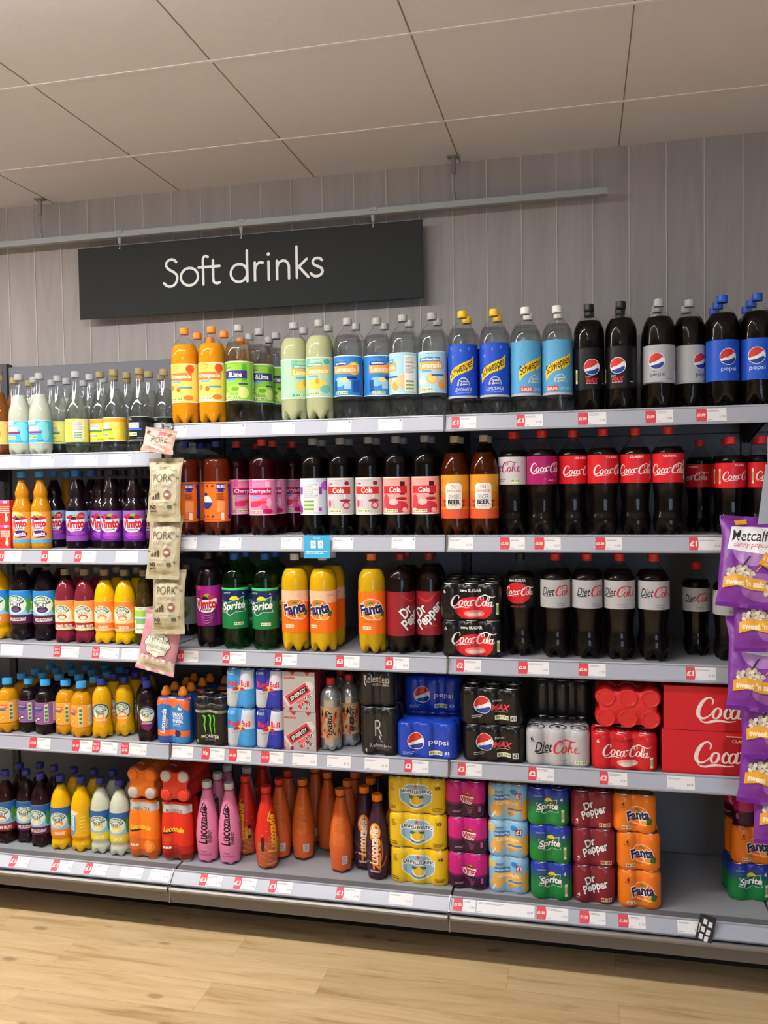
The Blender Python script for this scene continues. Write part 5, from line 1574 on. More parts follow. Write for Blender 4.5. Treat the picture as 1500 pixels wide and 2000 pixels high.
def a_fridge(A, c1, bot):
    A.rect(-70, 172, 70, 200, '#b4b3b1'); A.txt('FRIDGE PACK', 0, 178, 66, 10, '#3a3836', b=.02)
    A.poly([(-48, 98), (-10, 104), (-2, 98), (-44, 92)], '#3a2012'); A.txt('Lucozade', -2, 112, 80, 18, '#f2cf3a', b=.03, sh=.3); A.poly([(34, 104), (46, 112), (40, 120), (46, 112)], '#f2cf3a')
    A.lines(-40, 66, -8, 84, 3, '#c86a3a'); A.lines(-46, 38, -12, 46, 1, '#e6e0d8'); A.ell(-42, 44, 5, 5, '#e6e0d8'); A.ell(-30, 44, 5, 5, '#e6e0d8', same=True); A.ell(-18, 44, 5, 5, '#e6e0d8', same=True)
def a_frO(A): a_fridge(A, 0, 0); A.ell(28, 42, 22, 22, '#f39a3a', 24); A.ell(28, 42, 18, 18, '#ee7a1c', 24); A.ell(28, 42, 14, 14, '#f49a44', 20)
def a_frR(A): a_fridge(A, 0, 0); A.rect(-30, 26, 26, 40, '#9a1c14')
def a_sport(A):
    A.rect(-70, 0, 70, 46, '#24509c'); A.rect(0, 0, 70, 170, '#2f7fc4'); A.rect(-70, 46, 0, 170, '#2a72c0')
    A.poly([(-70, 170), (-70, 126), (-36, 148), (-6, 140), (8, 128), (30, 150), (50, 128), (70, 112), (70, 170)], '#ee6a2a')
    A.rect(-70, 30, 70, 50, '#ee6a2a'); A.ell(24, 40, 13, 13, '#2a1c50', 20)
    A.txt('Lucozade', -30, 84, 86, 15, '#e6eaf0', b=.03, sh=.15, rot=84); A.txt('SPORT', -18, 76, 34, 6, '#f0c83a', rot=84)
    A.txt('UNLOCK', 24, 108, 42, 12, '#e8eef4', b=.05); A.txt('YOUR BODY\'S', 24, 96, 42, 7, '#e8eef4', b=.03); A.txt('POTENTIAL', 24, 84, 42, 10, '#e8eef4', b=.04); A.txt('4x', 34, 130, 14, 10, '#e8eef4', b=.05); A.lines(4, 66, 44, 76, 2, '#c8d8a0')

def PK(nx, ny, r, h, grad, artf, **k): return dict(nx=nx, ny=ny, r=r, h=h, grad=grad, artf=artf, **k)
FR = [(0, .80), (.004, .92), (.012, .98), (.04, 1.0), (.11, 1.0), (.15, .93), (.175, .80), (.195, .68), (.205, .62), (.209, .55)]
SPT = [(0, .84), (.006, .95), (.014, 1.0), (.145, 1.0), (.158, .92), (.166, .74), (.168, .6)]
PACKS = {
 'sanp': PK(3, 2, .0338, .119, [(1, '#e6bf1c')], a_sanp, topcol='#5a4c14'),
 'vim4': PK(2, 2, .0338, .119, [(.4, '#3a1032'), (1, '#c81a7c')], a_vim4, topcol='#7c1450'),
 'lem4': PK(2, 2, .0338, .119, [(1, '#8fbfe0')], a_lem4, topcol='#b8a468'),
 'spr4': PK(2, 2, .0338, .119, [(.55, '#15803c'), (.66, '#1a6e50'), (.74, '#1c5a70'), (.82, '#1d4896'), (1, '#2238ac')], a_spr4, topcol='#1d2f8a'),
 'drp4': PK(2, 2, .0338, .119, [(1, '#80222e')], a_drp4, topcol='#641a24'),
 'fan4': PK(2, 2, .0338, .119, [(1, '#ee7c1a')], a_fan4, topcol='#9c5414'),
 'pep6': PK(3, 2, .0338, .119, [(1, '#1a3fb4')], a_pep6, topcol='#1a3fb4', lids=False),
 'max6': PK(3, 2, .0338, .119, [(1, '#0e0e10')], a_max6),
 'dc6': PK(3, 2, .0338, .119, [(1, '#b4b5b9')], a_dc6),
 'shade6': PK(3, 2, .0338, .119, [(1, '#232426')], None),  # likely silver packs; the deep shelf shade is put into this dark wrap
 'ck6': PK(3, 2, .0338, .119, [(1, '#c81a24')], a_ck6),
 'ck6l': PK(3, 2, .0338, .119, [(1, '#c81a24')], a_ck6_lying, lids=False, bulge='#d42a30'),
 'zr6': PK(3, 2, .0333, .119, [(1, '#0e0e0f')], a_zr6),
 'rbs': PK(2, 2, .0264, .137, [(1, '#3a93d4')], a_rbs, topcol='#22455c'),
 'rbe': PK(2, 2, .0264, .137, [(1, '#24309c')], a_rbe, topcol='#1c2450'),
 'mon': PK(2, 2, .0318, .172, [(1, '#0f100f')], a_mon),
 'rel': PK(2, 2, .0325, .160, [(1, '#19191a')], a_rel),
 'relt': PK(2, 2, .0325, .125, [(1, '#19191a')], a_reltop),
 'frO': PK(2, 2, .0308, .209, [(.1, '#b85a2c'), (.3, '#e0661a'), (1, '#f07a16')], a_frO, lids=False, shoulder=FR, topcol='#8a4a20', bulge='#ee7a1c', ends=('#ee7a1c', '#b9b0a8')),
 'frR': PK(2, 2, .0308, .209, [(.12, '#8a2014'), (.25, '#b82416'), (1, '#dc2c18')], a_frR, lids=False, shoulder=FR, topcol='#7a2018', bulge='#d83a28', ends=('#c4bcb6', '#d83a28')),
 'sport': PK(2, 2, .0325, .168, [(1, '#24509c')], a_sport, lids=False, shoulder=SPT, topcol='#2a4a7a'),
}
PPROTO = {}
def pack(k, x, y, z, desc, rot=0.0, lying=False, group=None):
    q_ = PACKS[k]
    if k in PPROTO: o = copy_tree(PPROTO[k])
    else:
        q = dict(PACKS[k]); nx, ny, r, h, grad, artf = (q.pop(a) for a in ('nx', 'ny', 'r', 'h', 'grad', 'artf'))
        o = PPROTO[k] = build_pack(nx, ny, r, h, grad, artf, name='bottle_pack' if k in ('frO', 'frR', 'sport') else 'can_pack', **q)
        if k == 'sport':
            for cx in (-.0325, .0325):
                for cy in (-.0325, .0325):
                    P = [(.160, .0185), (.166, .019), (.167, .0155), (.172, .0155), (.1725, .0175), (.186, .0165), (.189, .0125), (.194, .0118), (.200, .009), (.203, .004)]
                    v, fc = lathe(P[3:], 20)
                    c = new_obj('sports_cap', [(a + cx, b + cy, c_) for a, b, c_ in v], fc, M_cap('#ef8420'), o, True)
                    v, fc = lathe([(.160, .0185), (.168, .018), (.1725, .0165)], 20)
                    new_obj('neck', [(a + cx, b + cy, c_) for a, b, c_ in v], fc, M_cap('#2a1a10'), o, True)
    o.location = (x, y, z)
    o.rotation_euler = (0, 0, math.radians(rot))
    if lying: o.rotation_euler = (math.radians(-90), 0, math.radians(rot))
    hx, hy = q_['nx'] * q_['r'], q_['ny'] * q_['r']
    if lying: BOXES.append((x - hx, x + hx, y, y + q_['h'], z - hy, z + hy))
    else: BOXES.append((x - hx, x + hx, y - hy, y + hy, z, z + (.204 if k == 'sport' else q_['h'])))
    tag(o, desc, 'drinks pack', group)
    return o
def pk_at(k, b, l, px, d, zlift=0.0, rot=0.0, desc='', lying=False, hz=None):
    q = PACKS[k]; z = ZS[(b, l)] + .0003
    dep = q['ny'] * q['r']
    Y = YE + d + dep
    x = xat(px, YE + d + .01, z + zlift + .05)
    return pack(k, x, Y, z + zlift, desc, rot, lying), x

def stack(k, b, l, px, d, n, desc, grp, jx=(), rows=1, dz=.1195):
    w = ('bottom', 'middle', 'top') if n == 3 else ('lower', 'upper')
    x = None
    for row in range(rows):
        for i in range(n):
            dd = d + row * (PACKS[k]['ny'] * PACKS[k]['r'] * 2 + .006)
            if x is None: o, x = pk_at(k, b, l, px, dd, 0.0)
            else:
                z = ZS[(b, l)] + .0003 + i * (dz + .0028)
                o = pack(k, x, YE + dd + PACKS[k]['ny'] * PACKS[k]['r'], z, '')
            if jx and row == 0: o.location.x += jx[i]
            o['label'] = '%s, %s of the stack of %s%s' % (desc, w[i], ('two', 'three')[n - 2], '' if row == 0 else ', in the row behind')
            o['group'] = grp
    return x
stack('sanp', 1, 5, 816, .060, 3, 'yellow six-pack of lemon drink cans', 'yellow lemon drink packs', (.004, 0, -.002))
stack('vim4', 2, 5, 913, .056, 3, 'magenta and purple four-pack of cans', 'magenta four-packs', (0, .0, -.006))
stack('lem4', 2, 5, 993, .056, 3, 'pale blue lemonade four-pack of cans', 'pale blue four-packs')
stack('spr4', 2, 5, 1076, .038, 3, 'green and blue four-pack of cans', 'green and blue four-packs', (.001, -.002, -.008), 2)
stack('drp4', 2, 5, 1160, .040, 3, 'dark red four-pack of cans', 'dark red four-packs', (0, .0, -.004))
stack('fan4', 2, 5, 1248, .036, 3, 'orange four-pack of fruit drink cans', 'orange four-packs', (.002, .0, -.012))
o, x = pk_at('spr4', 2, 5, 1463, .155, 0, 4); o['label'] = 'green and blue four-pack alone at the right end of the bottom shelf'
o = pack('fan4', x + .010, YE + .155 + .0676, ZS[(2, 5)] + .1225, 'orange four-pack between a green and a purple one at far right', 6)
o = pack('vim4', x + .012, YE + .155 + .0676, ZS[(2, 5)] + .2447, 'purple four-pack turned sideways on top of the far right stack', -75)
# third shelf six packs
stack('zr6', 2, 3, 921, .012, 2, 'black and red six-pack of sugar free cola', 'black and red six-packs', (.0, -.002))
X = stack('zr6', 2, 3, 924, .165, 2, 'black and red six-pack', 'black and red six-packs behind')
# fourth shelf packs
o, _ = pk_at('sport', 1, 4, 337, .0, 0, desc='blue and orange sports drink four-pack with orange caps, at the front')
o2 = pack('sport', o.location.x + .01, o.location.y + .14, o.location.z, 'blue and orange sports drink four-pack behind the front one')
o2 = pack('sport', o.location.x + .145, o.location.y + .19, o.location.z, 'sports drink four-pack with orange caps behind the black pack')
pk_at('mon', 1, 4, 411, .006, 0, desc='black energy drink four-pack with green claw mark')
o = stack('rbs', 1, 4, 470, .008, 2, 'light blue and silver energy drink four-pack', 'light blue and silver packs', dz=.1375)
stack('rbe', 1, 4, 527, .010, 2, 'dark blue and silver energy drink four-pack', 'dark blue and silver packs', dz=.1375)
pk_at('rel', 1, 4, 740, .012, 0, desc='black four-pack with tall gothic letter, on the shelf')
o, _ = pk_at('relt', 1, 4, 736, .022, .1655, desc='black energy drink four-pack with white gothic lettering, upper one')
pk_at('pep6', 1, 4, 833, .004, 0, desc='blue cola six-pack at the front of the shelf')
o, x = pk_at('pep6', 1, 4, 845, .15, 0, desc='blue cola six-pack on the shelf behind the front one')
pack('pep6', x, o.location.y, o.location.z + .1195, 'blue cola six-pack stacked in shadow behind the front one')
stack('max6', 2, 4, 963, .008, 2, 'black cola six-pack with red blue globe', 'black six-packs', (0, -.006))
pk_at('dc6', 2, 4, 1089, .006, 0, desc='silver diet cola six-pack at the front')
stack('shade6', 2, 4, 1097, .16, 2, 'six-pack with shade-painted dark wrap behind the silver one', 'shade-painted six-packs behind the silver one', rows=1)
pk_at('ck6', 2, 4, 1219, .002, 0, desc='red cola six-pack standing under a tipped one')
o, x = pk_at('ck6l', 2, 4, 1227, .0, .0, desc='red cola six-pack tipped over, can ends facing out', lying=True)
o.location = (x, YE + .020, ZS[(2, 4)] + .129 + .0676); o.rotation_euler = (math.radians(-84), 0, math.radians(-1))
# fridge packs of small bottles
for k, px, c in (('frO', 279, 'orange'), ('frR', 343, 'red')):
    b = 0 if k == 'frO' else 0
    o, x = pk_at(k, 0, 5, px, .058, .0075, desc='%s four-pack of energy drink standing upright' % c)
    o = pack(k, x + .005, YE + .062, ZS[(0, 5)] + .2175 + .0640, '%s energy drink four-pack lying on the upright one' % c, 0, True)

# ------------------------------------------------------------------ cartons
def carton(name, w, h, dp, base, artf, loc, desc, rot=0, group=None, tab=None):
    t = tag(empty(name, loc, math.radians(rot)), desc, 'carton', group)
    BOXES.append((loc[0] - w / 2, loc[0] + w / 2, loc[1] - dp / 2, loc[1] + dp / 2, loc[2], loc[2] + h))
    f = MB(); f.box(-w / 2, w / 2, -dp / 2, dp / 2, 0, h, lin(base))
    o = f.build('box', M_CARD, t, attr=True)
    A = Art(); artf(A)
    wrap(A, lambda u, v, o_: (u * .001, -dp / 2 - o_ * .001, v * .001), 'print', M_CARD, t, bounds=(-w * 500, 0, w * 500, h * 1000))
    f = MB(); f.box(-w / 2 + .002, w / 2 - .002, -.0006, .0006, h - .0002, h + .0006, lin('#3a3a3a')); f.build('flap_seam', M_CARD, t, attr=True)
    return t
def a_crate(A):
    A.poly([(-8, 0), (98, 0), (98, 104), (86, 122), (6, 122), (-8, 104)], '#b41a22'); A.rect(4, 122, 88, 125, '#e2cfcc'); A.rect(40, 0, 80, 106, '#94121a'); A.rect(-2, 0, 6, 104, '#a5161e')
    A.txt('CLASSIC', 46, 109, 50, 9, '#ecdcda', b=.02); cocacola(A, 34, 64, 262, '#f0e0dc')
for i, (z, w) in enumerate(((0, 'lower'), (.1385, 'upper'))):
    carton('can_carton', .37, .137, .30, '#cf1f28', a_crate, (1.862 if i else 1.856, YE + .163, ZS[(2, 4)] + .0005 + z), 'big red cola carton, %s of two beside the popcorn bags' % w)
def a_enbox(A):
    A.rect(-60, 0, 60, 137, '#a9a5a1')
    r = random.Random(3)
    for i in range(46):
        x = r.uniform(-60, 40); y = r.uniform(0, 110); w = r.uniform(4, 9)
        if y < 70 + x * .6: A.poly([(x - w, y), (x, y - w), (x + w, y + w * .6), (x, y + w * 1.3)], ('#c4303a', '#8f1c28', '#d86a66')[i % 3])
    ca, sa = math.cos(math.radians(34)), math.sin(math.radians(34))
    R = lambda x, y: (x * ca - y * sa + 2, x * sa + y * ca + 62)
    A.poly([R(-58, -18), R(44, -18), R(58, -8), R(58, 12), R(44, 22), R(-58, 22)], '#c9c6c4'); A.poly([R(-50, -16), R(40, -16), R(40, 20), R(-50, 20)], '#c8424a')
    A.poly([R(-42, -9), R(34, -9), R(34, 11), R(-42, 11)], '#161415'); A.txt('ENERGY', *R(-4, 1), 66, 12, '#c8c4c2', b=.05, sh=.2, rot=34)
    A.txt('ORIGINAL', -34, 116, 44, 7, '#c4303a', b=.03); A.poly([(-34, 137), (-20, 124), (-12, 137)], '#b02a34'); A.poly([(22, 137), (30, 124), (42, 137)], '#b02a34')
    for x, y in ((44, 58), (28, 46), (18, 26), (42, 26)): A.ell(x, y, 7.5, 7.5, '#e4e2e0', 16); A.ell(x, y, 6, 6, '#3a3638', 16); A.ell(x + 1, y, 2.6, 4, '#e4e2e0', 10)
xb = xat(583, YE + .01, .75)
for i, w in ((0, 'lower'), (1, 'upper')):
    carton('can_carton', .116, .137, .116, '#8c2a30', a_enbox, (xb + (.003 if i else .005), YE + .068, ZS[(1, 4)] + .0005 + i * .1382), 'silver and red energy drink carton, %s of two' % w)
def a_20(A):
    A.rect(-60, 0, 60, 92, '#d8382c'); A.rect(-60, 80, 60, 92, '#d05a9a'); A.txt('20', 22, 84, 14, 8, '#f0e4e4', b=.05)
    A.lines(0, 42, 54, 70, 4, '#f0d8c8'); A.ell(26, 22, 7, 12, '#f0dcc0', 12); A.rect(22, 34, 30, 42, '#f0dcc0'); A.txt('20', 48, 18, 12, 9, '#f6e8e0', b=.05)
xb = xat(-2, YE + .02, 1.42)
for i, w in ((0, 'lower'), (1, 'upper')):
    carton('drink_carton', .082, .09, .2, '#c8302a', a_20, (xb, YE + .13, ZS[(0, 2)] + .0005 + i * .0912), 'small red carton at the left edge, %s of two' % w)

# ------------------------------------------------------------------ snack bags on hanging strips
def build_bag(w, h, t, base, artf, seed, fringe=.012):
    """pillow bag: top edge at z = 0, hanging down"""
    root = empty('snack_bag')
    rnd = Vector((seed * 3.1, seed * 1.7, 0))
    def surf(u, v, s):      # u in -1..1, v in 0 (top) .. 1
        e = max(0.0, 1 - abs(u) ** 2.6) ** .55
        g = max(0.0, min(1, (v * h - fringe) / (h * .22))); g2 = max(0.0, min(1, ((1 - v) * h - fringe) / (h * .22)))
        g = math.sin(g * math.pi / 2) * math.sin(g2 * math.pi / 2)
        wz = noise.noise(Vector((u * 1.6, v * 3.4, s)) + rnd) * .007 + abs(noise.noise(Vector((u * 3.4 + v, v * 5 - u, s * 2)) + rnd)) * .009
        tuck = .012 * math.cos(u * 9 + seed) * math.exp(-min(v, 1 - v) * 12) 
        d = t / 2 * e * g + (wz) * (0.25 + .75 * g) * e - 0.001 + tuck * .25 * e
        x = w / 2 * u * (1 - .07 * g * abs(u) + .012 * math.sin(v * 9 + seed))
        return Vector((x, -d * s if s > 0 else d + .0, -v * h))
    nu, nv = 26, 36
    V = []; FC = []
    for s in (1, -1):
        k0 = len(V)
        for j in range(nv + 1):
            for i in range(nu + 1):
                p = surf(-1 + 2 * i / nu, j / nv, s)
                if s == -1: p.y = abs(p.y)
                V.append(p)
        for j in range(nv):
            for i in range(nu):
                a = k0 + j * (nu + 1) + i; q = (a, a + nu + 1, a + nu + 2, a + 1)
                FC.append(q if s > 0 else q[::-1])
    new_obj('bag_film', V, FC, M_BAG, root, True, [lin(base)] * len(FC))
    f = MB()
    for zz in (0, -h + fringe):
        f = MB(); n_ = 12
        v = [(x_, -.0006 - (.0009 if q % 2 else 0), zz - fringe * q / n_) for x_ in (-w * .49, w * .49) for q in range(n_ + 1)]
        f.add(v, [(q, q + 1, n_ + 2 + q, n_ + 1 + q) for q in range(n_)], lin(base))
        f.build('crimped_seal', M_BAG, root, attr=True)
    A = Art(); artf(A)
    mp = lambda u, v, o: surf(max(-1, min(1, u / (w * 500))), max(0, min(1, 1 - v / (h * 1000))), 1) + Vector((0, -o * .001, 0))
    wrap(A, mp, 'bag_print', M_BAG, root, us=w * 1000 / nu, vs=h * 1000 / nv, bounds=(-w * 480, 2, w * 480, h * 1000 - 2), base=.9, step=.13)
    return root
def a_pork(A):
    A.stroke([(-48, 28, 1), (-48, 168, 1), (-44, 176, 1), (-30, 178, 1), (-22, 188, 1), (0, 194, 1), (22, 188, 1), (30, 178, 1), (44, 176, 1), (48, 168, 1), (48, 28, 1), (-48, 28, 1)], '#6a6250', n=2)
    A.lines(-16, 180, 16, 190, 2, '#4a4034')
    A.txt('PORK', 0, 150, 78, 28, '#6e6552', b=.0); A.txt('PORK', 0, 150, 74, 26, '#544b3c', b=-.03); A.txt('SCRATCHINGS', 0, 122, 70, 12, '#7a705a', b=-.01)
    for i, x in enumerate((-42, -36, -28, -18)): A.rect(x, 76, x + 4 + i * 1.6, 84 + i * 5, '#4a4234', same=i > 0)
    A.lines(-44, 104, -12, 108, 1, '#a89e84')
    A.ell(20, 92, 15, 15, '#7a4a40', 24); A.ell(20, 92, 13, 13, '#8d6258', 22); A.ell(20, 92, 7, 4.5, '#d8cdb8', 14)
    A.lines(-44, 64, 40, 68, 1, '#a89e84'); A.txt('NO', -32, 50, 22, 13, '#241f18', b=.04); A.txt('MSG', -32, 36, 22, 6, '#3a3226', b=.03)
    A.lines(-14, 46, 16, 56, 2, '#9a907a'); A.rect(22, 45, 38, 57, '#5a5244')
    for x, y in ((-56, 96), (40, 160), (54, 150), (50, 60), (-30, 206), (8, 208)): A.ell(x, y, 6, 4, '#84764e', 10)
def a_tyr(A):
    A.rect(-100, 0, 100, 50, '#d8d2bc')
    for k in A.sets(2):
      for i in range(k, 26, 2): A.ell(-64 + (i * 11) % 130, 46 + (i * 7) % 11, 5.5, 4.5, '#e6e2d2' if i % 2 else '#d8b0b4', 10)
    P = []
    for i in range(40):
        a = 2 * math.pi * i / 40; rr = 1 + .06 * math.cos(8 * a); P.append((46 * rr * math.cos(a), 106 + 44 * rr * math.sin(a)))
    A.poly([(x * 1.05, 106 + (y - 106) * 1.05) for x, y in P], '#3a3a34'); A.poly(P, '#dde0d0')
    A.txt('Tyrrells', 0, 120, 74, 26, '#2e332c', b=-.01); A.txt('POSHCORN', 0, 95, 76, 13, '#4a4a44', b=-.01); A.lines(-20, 78, 20, 82, 1, '#6a6a60')
    A.txt('sweet & salty', 0, 28, 78, 13, '#b8937c', b=-.01)
    for s in (-1, 1): A.stroke([(s * 20, 68, 1), (s * 34, 62, 1.6), (s * 48, 68, 1)], '#4a3a3c')
def a_metc(A):
    A.ell(-10, 180, 60, 60, '#a878bc', 28); A.ell(20, 60, 60, 40, '#9a5cb4', 24)
    A.poly([(-72, 236), (84, 240), (66, 150), (-84, 168)], '#ecebee')
    A.txt("Metcalfe's", -4, 210, 134, 34, '#1c1a1e', b=.008, sh=.2); A.txt('skinny popcorn', -10, 180, 110, 20, '#c0305a', b=.0, sh=.2)
    A.poly([(-20, 148), (-12, 150), (-30, 120), (-38, 118)], '#3a1848')
    A.poly([(28, 158), (64, 140), (40, 104), (8, 124)], '#42204e'); A.poly([(24, 162), (60, 148), (40, 112), (6, 128)], '#e2a32a'); A.stroke([(14, 122, 3), (2, 104, 3)], '#e2a32a'); A.txt('115', 32, 142, 22, 12, '#f3e2b4', b=.04, rot=-14); A.lines(20, 124, 42, 130, 1, '#f3e2b4')
    for k in A.sets(3):
        for i in range(k, 46, 3):
            a = i * 2.4; r = 26 * math.sqrt((i % 23) / 23)
            A.ell(-42 + 1.5 * r * math.cos(a), 92 + r * math.sin(a), 6, 5.5, ('#cdbfa4', '#b8a88a', '#ddd2bc')[i % 3], 8)
    for k in A.sets(2):
      for i in range(k, 12, 2): A.ell(36 + 9 * math.cos(i * 2.1), 52 + 11 * math.sin(i * 1.7), 6, 6, ('#cdbfa4', '#ddd2bc')[i % 2], 8)
    A.poly([(-88, 84), (-52, 92), (-10, 84), (34, 80), (26, 66), (36, 50), (-8, 50), (-50, 60), (-90, 52)], '#e2a32a')
    A.txt("sweet 'n salt", -28, 69, 104, 17, '#f3e6c4', b=.04, rot=-3); A.stroke([(-90, 50, 1), (-50, 58, 1), (-8, 48, 1), (36, 48, 1)], '#4a2a30')
    A.poly([(-60, 240), (-28, 246), (-30, 262), (-64, 256)], '#e2a32a')
def clip_strip(x, y, z0, z1, w, desc):
    f = MB(); f.box(-w / 2, w / 2, -.0006, .0006, z1 - z0, 0)
    for k in range(int((z0 - z1) / .03)): f.box(-w * .2, w * .2, -.004, -.0006, -.02 - k * .03, -.015 - k * .03)
    t = empty('hanging_strip', (x, y, z0)); tag(t, desc, 'hanging strip')
    f.build('strip', M_CLEARPL, t)
    f = MB(); f.box(-w / 2, w / 2, 0, .0012, -.03, .012); f.box(-.004, .004, .0, .028, .008, .011); f.build('hook_tab', M_CLEARPL, t)
    return t
clip_strip(.028, -.5565, 1.80, 1.02, .026, 'clear plastic strip holding the pork scratching bags')
BEIGE = '#b3a98c'
PKB = build_bag(.128, .222, .034, BEIGE, a_pork, 1.0)
pz = ((1.690, -.578, 0, 'beige pork scratchings bag, uppermost of three'), (1.492, -.578, 1.5, 'beige pork scratchings bag, middle of three'), (1.302, -.578, -1, 'beige pork scratchings bag, lowest of three, above pink popcorn bag'))
for i, (z, y, r, d) in enumerate(pz):
    o = PKB if i == 0 else copy_tree(PKB)
    o.location = (.026 + (.004, .0, .006)[i], y, z); o.rotation_euler = (math.radians(-8), math.radians(r), 0)
    tag(o, d, 'snack bag', 'bags hanging on the left strip')
o = build_bag(.150, .215, .04, '#c98a98', a_tyr, 3.0)
o.location = (.012, -.575, 1.150); o.rotation_euler = (0, math.radians(13), math.radians(2)); tag(o, 'pink and cream popcorn bag at the foot of the left strip', 'snack bag', 'bags hanging on the left strip')
def a_ppork(A):
    A.txt('PORK', 8, 44, 66, 22, '#2e2620', b=-.01); A.txt('SCRATCHINGS', 6, 24, 56, 8, '#8a6a5c', b=-.02); A.rect(-4, 60, 26, 74, '#c4686c'); A.ell(40, 66, 10, 8, '#8a5a4c', 14); A.ell(-42, 66, 9, 7, '#6a4a3c', 12); A.poly([(-58, 34), (-58, 24), (30, 8), (30, 14)], '#efe9e4')
o = build_bag(.122, .085, .02, '#d3b0a0', a_ppork, 5.0, .008)
o.location = (.028, -.600, 1.790); o.rotation_euler = (math.radians(-12), math.radians(9), 0); tag(o, 'small pink pork scratchings bag at the top of the strip', 'snack bag', 'bags hanging on the left strip')
f = MB(); f.tube((0, 0, 0), (0, -.055, .0), .0018, 8); f.tube((0, -.055, 0), (0.003, -.066, .012), .0018, 8); f.box(-.012, .012, -.001, .003, -.03, .012)
o = f.build('hook', M_METAL, None, True); o.location = (.032, -.548, 1.80); tag(o, 'thin metal hook holding the pink bag at the shelf edge', 'hook')

MT = build_bag(.205, .272, .05, '#7a2f98', a_metc, 2.0)
MT2 = build_bag(.205, .272, .05, '#7a2f98', a_metc, 7.0)
mb = [(1145, -.600, 1.935, 4), (1227, -.600, 1.955, -2), (1345, -.600, 1.950, 3), (1434, -.600, 1.972, -4), (1528, -.600, 1.992, 5), (1600, -.600, 2.012, 0)]
names = ('first', 'second', 'third', 'fourth', 'fifth', 'lowest')
for i, (py, y, x, r) in enumerate(mb):
    o = (MT, MT2)[i] if i < 2 else copy_tree((MT, MT2)[i % 2])
    z = zat(1440, py, y - .075)
    o.location = (x, y, z + .195); o.rotation_euler = (math.radians(-17), math.radians(r), math.radians(-6 + 3 * (i % 3)))
    tag(o, 'purple popcorn bag with yellow banner, %s from the top' % names[i] if i < 5 else 'purple popcorn bag with yellow banner, lowest of six', 'snack bag', 'purple popcorn bags')
clip_strip(1.985, -.560, 1.70, .55, .03, 'clear plastic strip holding the purple popcorn bags')
f = MB(); f.prism([(0, 0), (-.0015, 0), (-.0015, .2), (0, .2)], -.055, .055)
f.v = [(x * (1 - .45 * z / .2), y, z) for x, y, z in f.v]
o = f.build('strip_header', M_CLEARPL); o.location = (1.985, -.612, 1.43); tag(o, 'grey translucent plastic header above the purple popcorn bags', 'header card')

# ------------------------------------------------------------------ price tickets
def ticket(b, l, px0, px1, kind):
    z = ZS[(b, l)]
    Yf = -.555 if l == 5 else -.542
    zm = (z - .02) if l < 5 else .205
    u0, u1 = xat(px0, Yf, zm), xat(px1, Yf, zm)
    u0 = max(u0, X0[b] + .006); u1 = min(u1, X0[b] + .994)
    w = (u1 - u0) * 1000; h = 38.0
    A = Art(); A.rect(0, 0, w, h, '#e3e3e6')
    red = '#d2434f'
    if kind in ('w', 'g'):
        A.lines(5, h - 11, w * .6, h - 5, 2, '#8a8f98'); A.lines(4, 2.5, 22, 5, 1, '#5a5a60')
        if kind == 'w': A.rect(w - 9, h - 9, w - 4, h - 3, '#4f7fb4')
        else: A.txt('£1.29' if b != 2 else '£4.79', w - 14, 14, 18, 6, '#55565c')
    else:
        tw = 24 if len(kind) < 3 else 28
        A.poly([(0, 0)] + [(tw + 3 * math.cos(math.radians(a)), h / 2 + h / 2 * math.sin(math.radians(a))) for a in range(-90, 91, 15)] + [(0, h)], red)
        if kind.startswith('B'):
            A.txt('Buy 2', tw / 2, 27, 20, 8, '#efdcdc', b=.03); A.txt(kind[1:], tw / 2, 14, 21, 9, '#efdcdc', b=.03)
        else:
            A.txt(kind, tw / 2 + .5, h / 2, 19 if len(kind) < 4 else 23, 14 if len(kind) < 4 else 8, '#f0e2e2', b=.04)
        A.lines(tw + 6, h - 11, w - 16, h - 4, 2, '#8a8f98'); A.lines(tw + 5, 2.5, tw + 18, 5, 1, '#5a5a60')
        pr = kind if kind[0] == '£' and len(kind) > 3 else (kind + '.00' if kind[0] == '£' else '£1.99')
        A.txt(pr, w - 12, 13, 16, 5.5, '#6a6b70')
    o = wrap(A, lambda x, y, q: rail_pt(b, l, u0 + x * .001, .004 + y * .001, .0008 + q * .001), 'price_ticket', M_PAPER, None, base=0.0, step=.08)
    return o
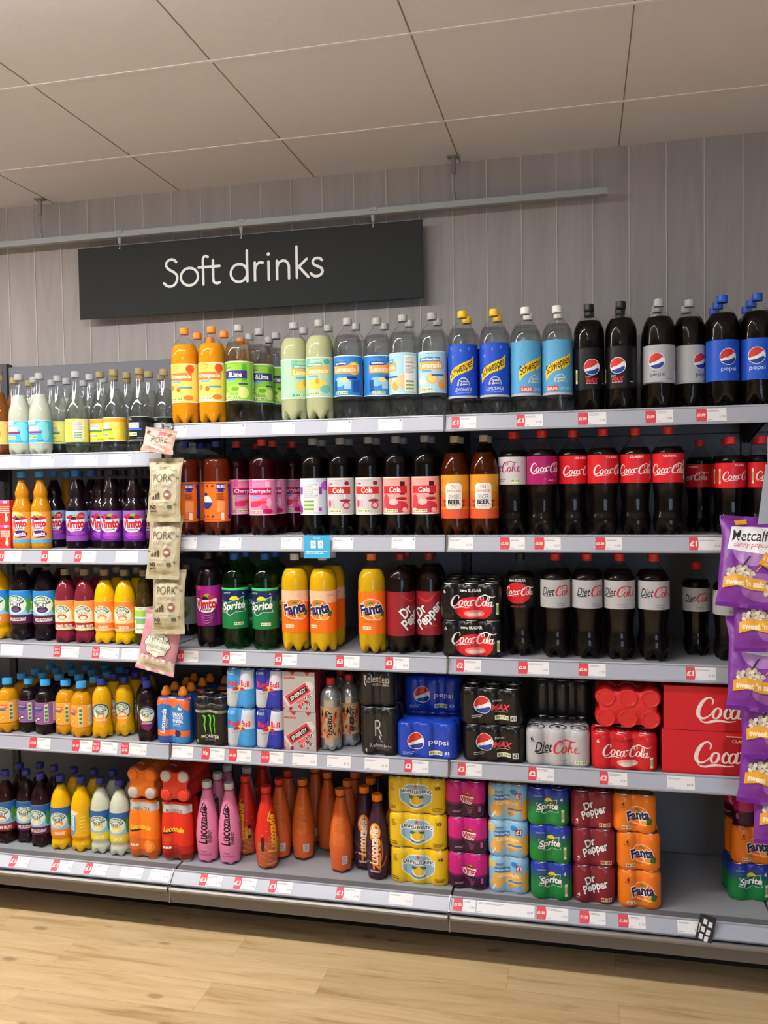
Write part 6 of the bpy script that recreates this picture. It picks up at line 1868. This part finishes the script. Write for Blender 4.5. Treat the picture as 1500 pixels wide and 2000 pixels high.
TK = {
 (0, 1): [(-2, 38, 'w'), (62, 105, 'w'), (147, 190, 'w'), (213, 256, 'w')],
 (1, 1): [(332, 364, 'w'), (432, 478, 'w'), (531, 576, 'w'), (640, 686, 'w'), (739, 786, 'w')],
 (2, 1): [(882, 930, '£1'), (1009, 1060, '£1'), (1129, 1184, '£1.09'), (1261, 1315, '£1.09'), (1360, 1419, '£1.09')],
 (0, 2): [(-4, 41, '£1'), (81, 121, '£1'), (146, 187, '£1'), (226, 269, 'g')],
 (1, 2): [(350, 384, 'w'), (430, 471, 'w'), (549, 589, 'w'), (650, 690, 'w'), (765, 811, 'w')],
 (2, 2): [(876, 924, 'g'), (977, 1025, '£2.50'), (1044, 1095, '£2.50'), (1163, 1215, '£2.50'), (1346, 1410, '£1')],
 (0, 3): [(2, 44, 'g'), (105, 154, 'B£2.50'), (180, 232, 'B£2.50'), (238, 278, 'g')],
 (1, 3): [(346, 387, '£1'), (435, 480, '£3'), (537, 580, '£3'), (657, 702, '£3'), (753, 799, '£3')],
 (2, 3): [(891, 940, '£2'), (1012, 1072, '£2.50'), (1130, 1183, '£2.50'), (1340, 1398, '£1')],
 (0, 4): [(58, 98, '£1.50'), (141, 180, '£1.50'), (181, 229, 'B£1.50'), (237, 286, 'B£1.50')],
 (1, 4): [(336, 377, 'g'), (394, 438, '50p'), (447, 491, '£3.50'), (510, 554, '£3.50'), (571, 619, 'g'), (639, 685, 'g'), (712, 759, 'g'), (790, 837, '£2')],
 (2, 4): [(894, 941, '£2'), (1032, 1082, '£2'), (1171, 1225, '£2'), (1303, 1357, 'g')],
 (0, 5): [(21, 57, '£1'), (103, 142, '£1'), (167, 210, '£1'), (236, 279, 'g'), (293, 335, 'g')],
 (1, 5): [(391, 434, '£1'), (458, 501, '£1'), (526, 571, '£1'), (657, 704, '£1'), (760, 807, 'g')],
 (2, 5): [(886, 929, '£1.50'), (931, 1044, 'g'), (1048, 1110, '£1.50'), (1132, 1183, '£1.50'), (1208, 1261, '£1.50'), (1323, 1372, 'g')],
}
ORD = ('first', 'second', 'third', 'fourth', 'fifth', 'sixth', 'seventh', 'eighth')
for (b, l), L in TK.items():
    for i, (p0, p1, k) in enumerate(L):
        o = ticket(b, l, p0, p1, k)
        kd = 'white price ticket' if k in 'wg' else 'ticket with red %s tab' % (k.replace('B', 'two-for-'))
        tag(o, '%s, %s from left on %s bay\'s %s shelf rail' % (kd, ORD[i], BAYS[b], LEVELS[l]), 'price ticket', 'price tickets along the shelf rails')
# blue card clipped over the rail
A = Art(); A.rect(-46, 0, 46, 78, '#3fa6d2'); A.txt('You earn', 0, 68, 24, 6, '#d8ecf4'); 
for x in (-13, 13): A.rect(x - 9, 34, x + 9, 60, '#dcecf2')
A.txt('5%', -13, 47, 11, 8, '#4f9cc0', b=.02); A.txt('1%', 13, 47, 11, 8, '#4f9cc0', b=.02); A.lines(-38, 14, 38, 26, 2, '#cfe6f0')
xc = xat(619, -.556, 1.39)
o = wrap(A, lambda x, y, q: (xc + x * .001, -.556 - .0008 - q * .001, 1.343 + y * .001), 'card_print', M_PAPER)
f = MB(); f.box(-.046, .046, -.0006, .0, 0, .078, lin('#3fa6d2')); f.box(-.012, .012, -.0006, .010, .074, .0746, lin('#3fa6d2'))
c = f.build('shelf_card', M_PAPER, None, attr=True); c.location = (xc, -.556, 1.343)
o.parent = c; o.matrix_parent_inverse = c.matrix_basis.inverted()
tag(c, 'blue offer card hanging from the middle bay\'s second shelf rail', 'shelf card')
# black and white card stuck to the bottom rail
A = Art(); A.rect(-24, -42, 24, 42, '#1a1a1b')
for i, (x, y) in enumerate(((-6, 20), (10, 14), (-8, -6), (8, -12), (-10, -30), (6, -34))): A.rect(x - 5, y - 8, x + 6, y + 9, '#dededf', same=i > 0)
A.lines(-20, -36, -16, 30, 1, '#c8c8c8')
xc = xat(1378, -.56, .20); ca, sa = math.cos(math.radians(-14)), math.sin(math.radians(-14))
o = wrap(A, lambda x, y, q: (xc + (x * ca - y * sa) * .001, -.563 - (-(x * sa + y * ca)) * .0007 * .6 - q * .0007 - .004, .211 + (x * sa + y * ca) * .001 * .78 + q * .0006), 'shelf_sticker', M_PAPER)
tag(o, 'tilted black card with white windows on the bottom shelf edge', 'sticker')

# ------------------------------------------------------------------ labels of the bottles
settle()
from collections import defaultdict
cnt = defaultdict(list)
for e in THINGS: cnt[(e[1], e[2], e[3], e[4])].append(e)
OR = ('first', 'second', 'third', 'fourth', 'fifth', 'sixth', 'seventh')
ROWN = ('front row', 'second row', 'third row', 'back row')
for (desc, row, b, l), L in cnt.items():
    L.sort(key=lambda e: e[0].location.x)
    for i, e in enumerate(L):
        s = desc
        if len(L) > 1: s += ', ' + ('left' if (i == 0 and len(L) == 2) else 'right' if len(L) == 2 else OR[i]) + (' one' if len(L) == 2 else ' from left')
        s += ', %s, %s %s shelf' % (ROWN[row], BAYS[b], LEVELS[l])
        tag(e[0], s, 'bottle', '%s on the %s bay\'s %s shelf' % (desc.split(',')[0].replace('bottle', 'bottles'), BAYS[b], LEVELS[l]))
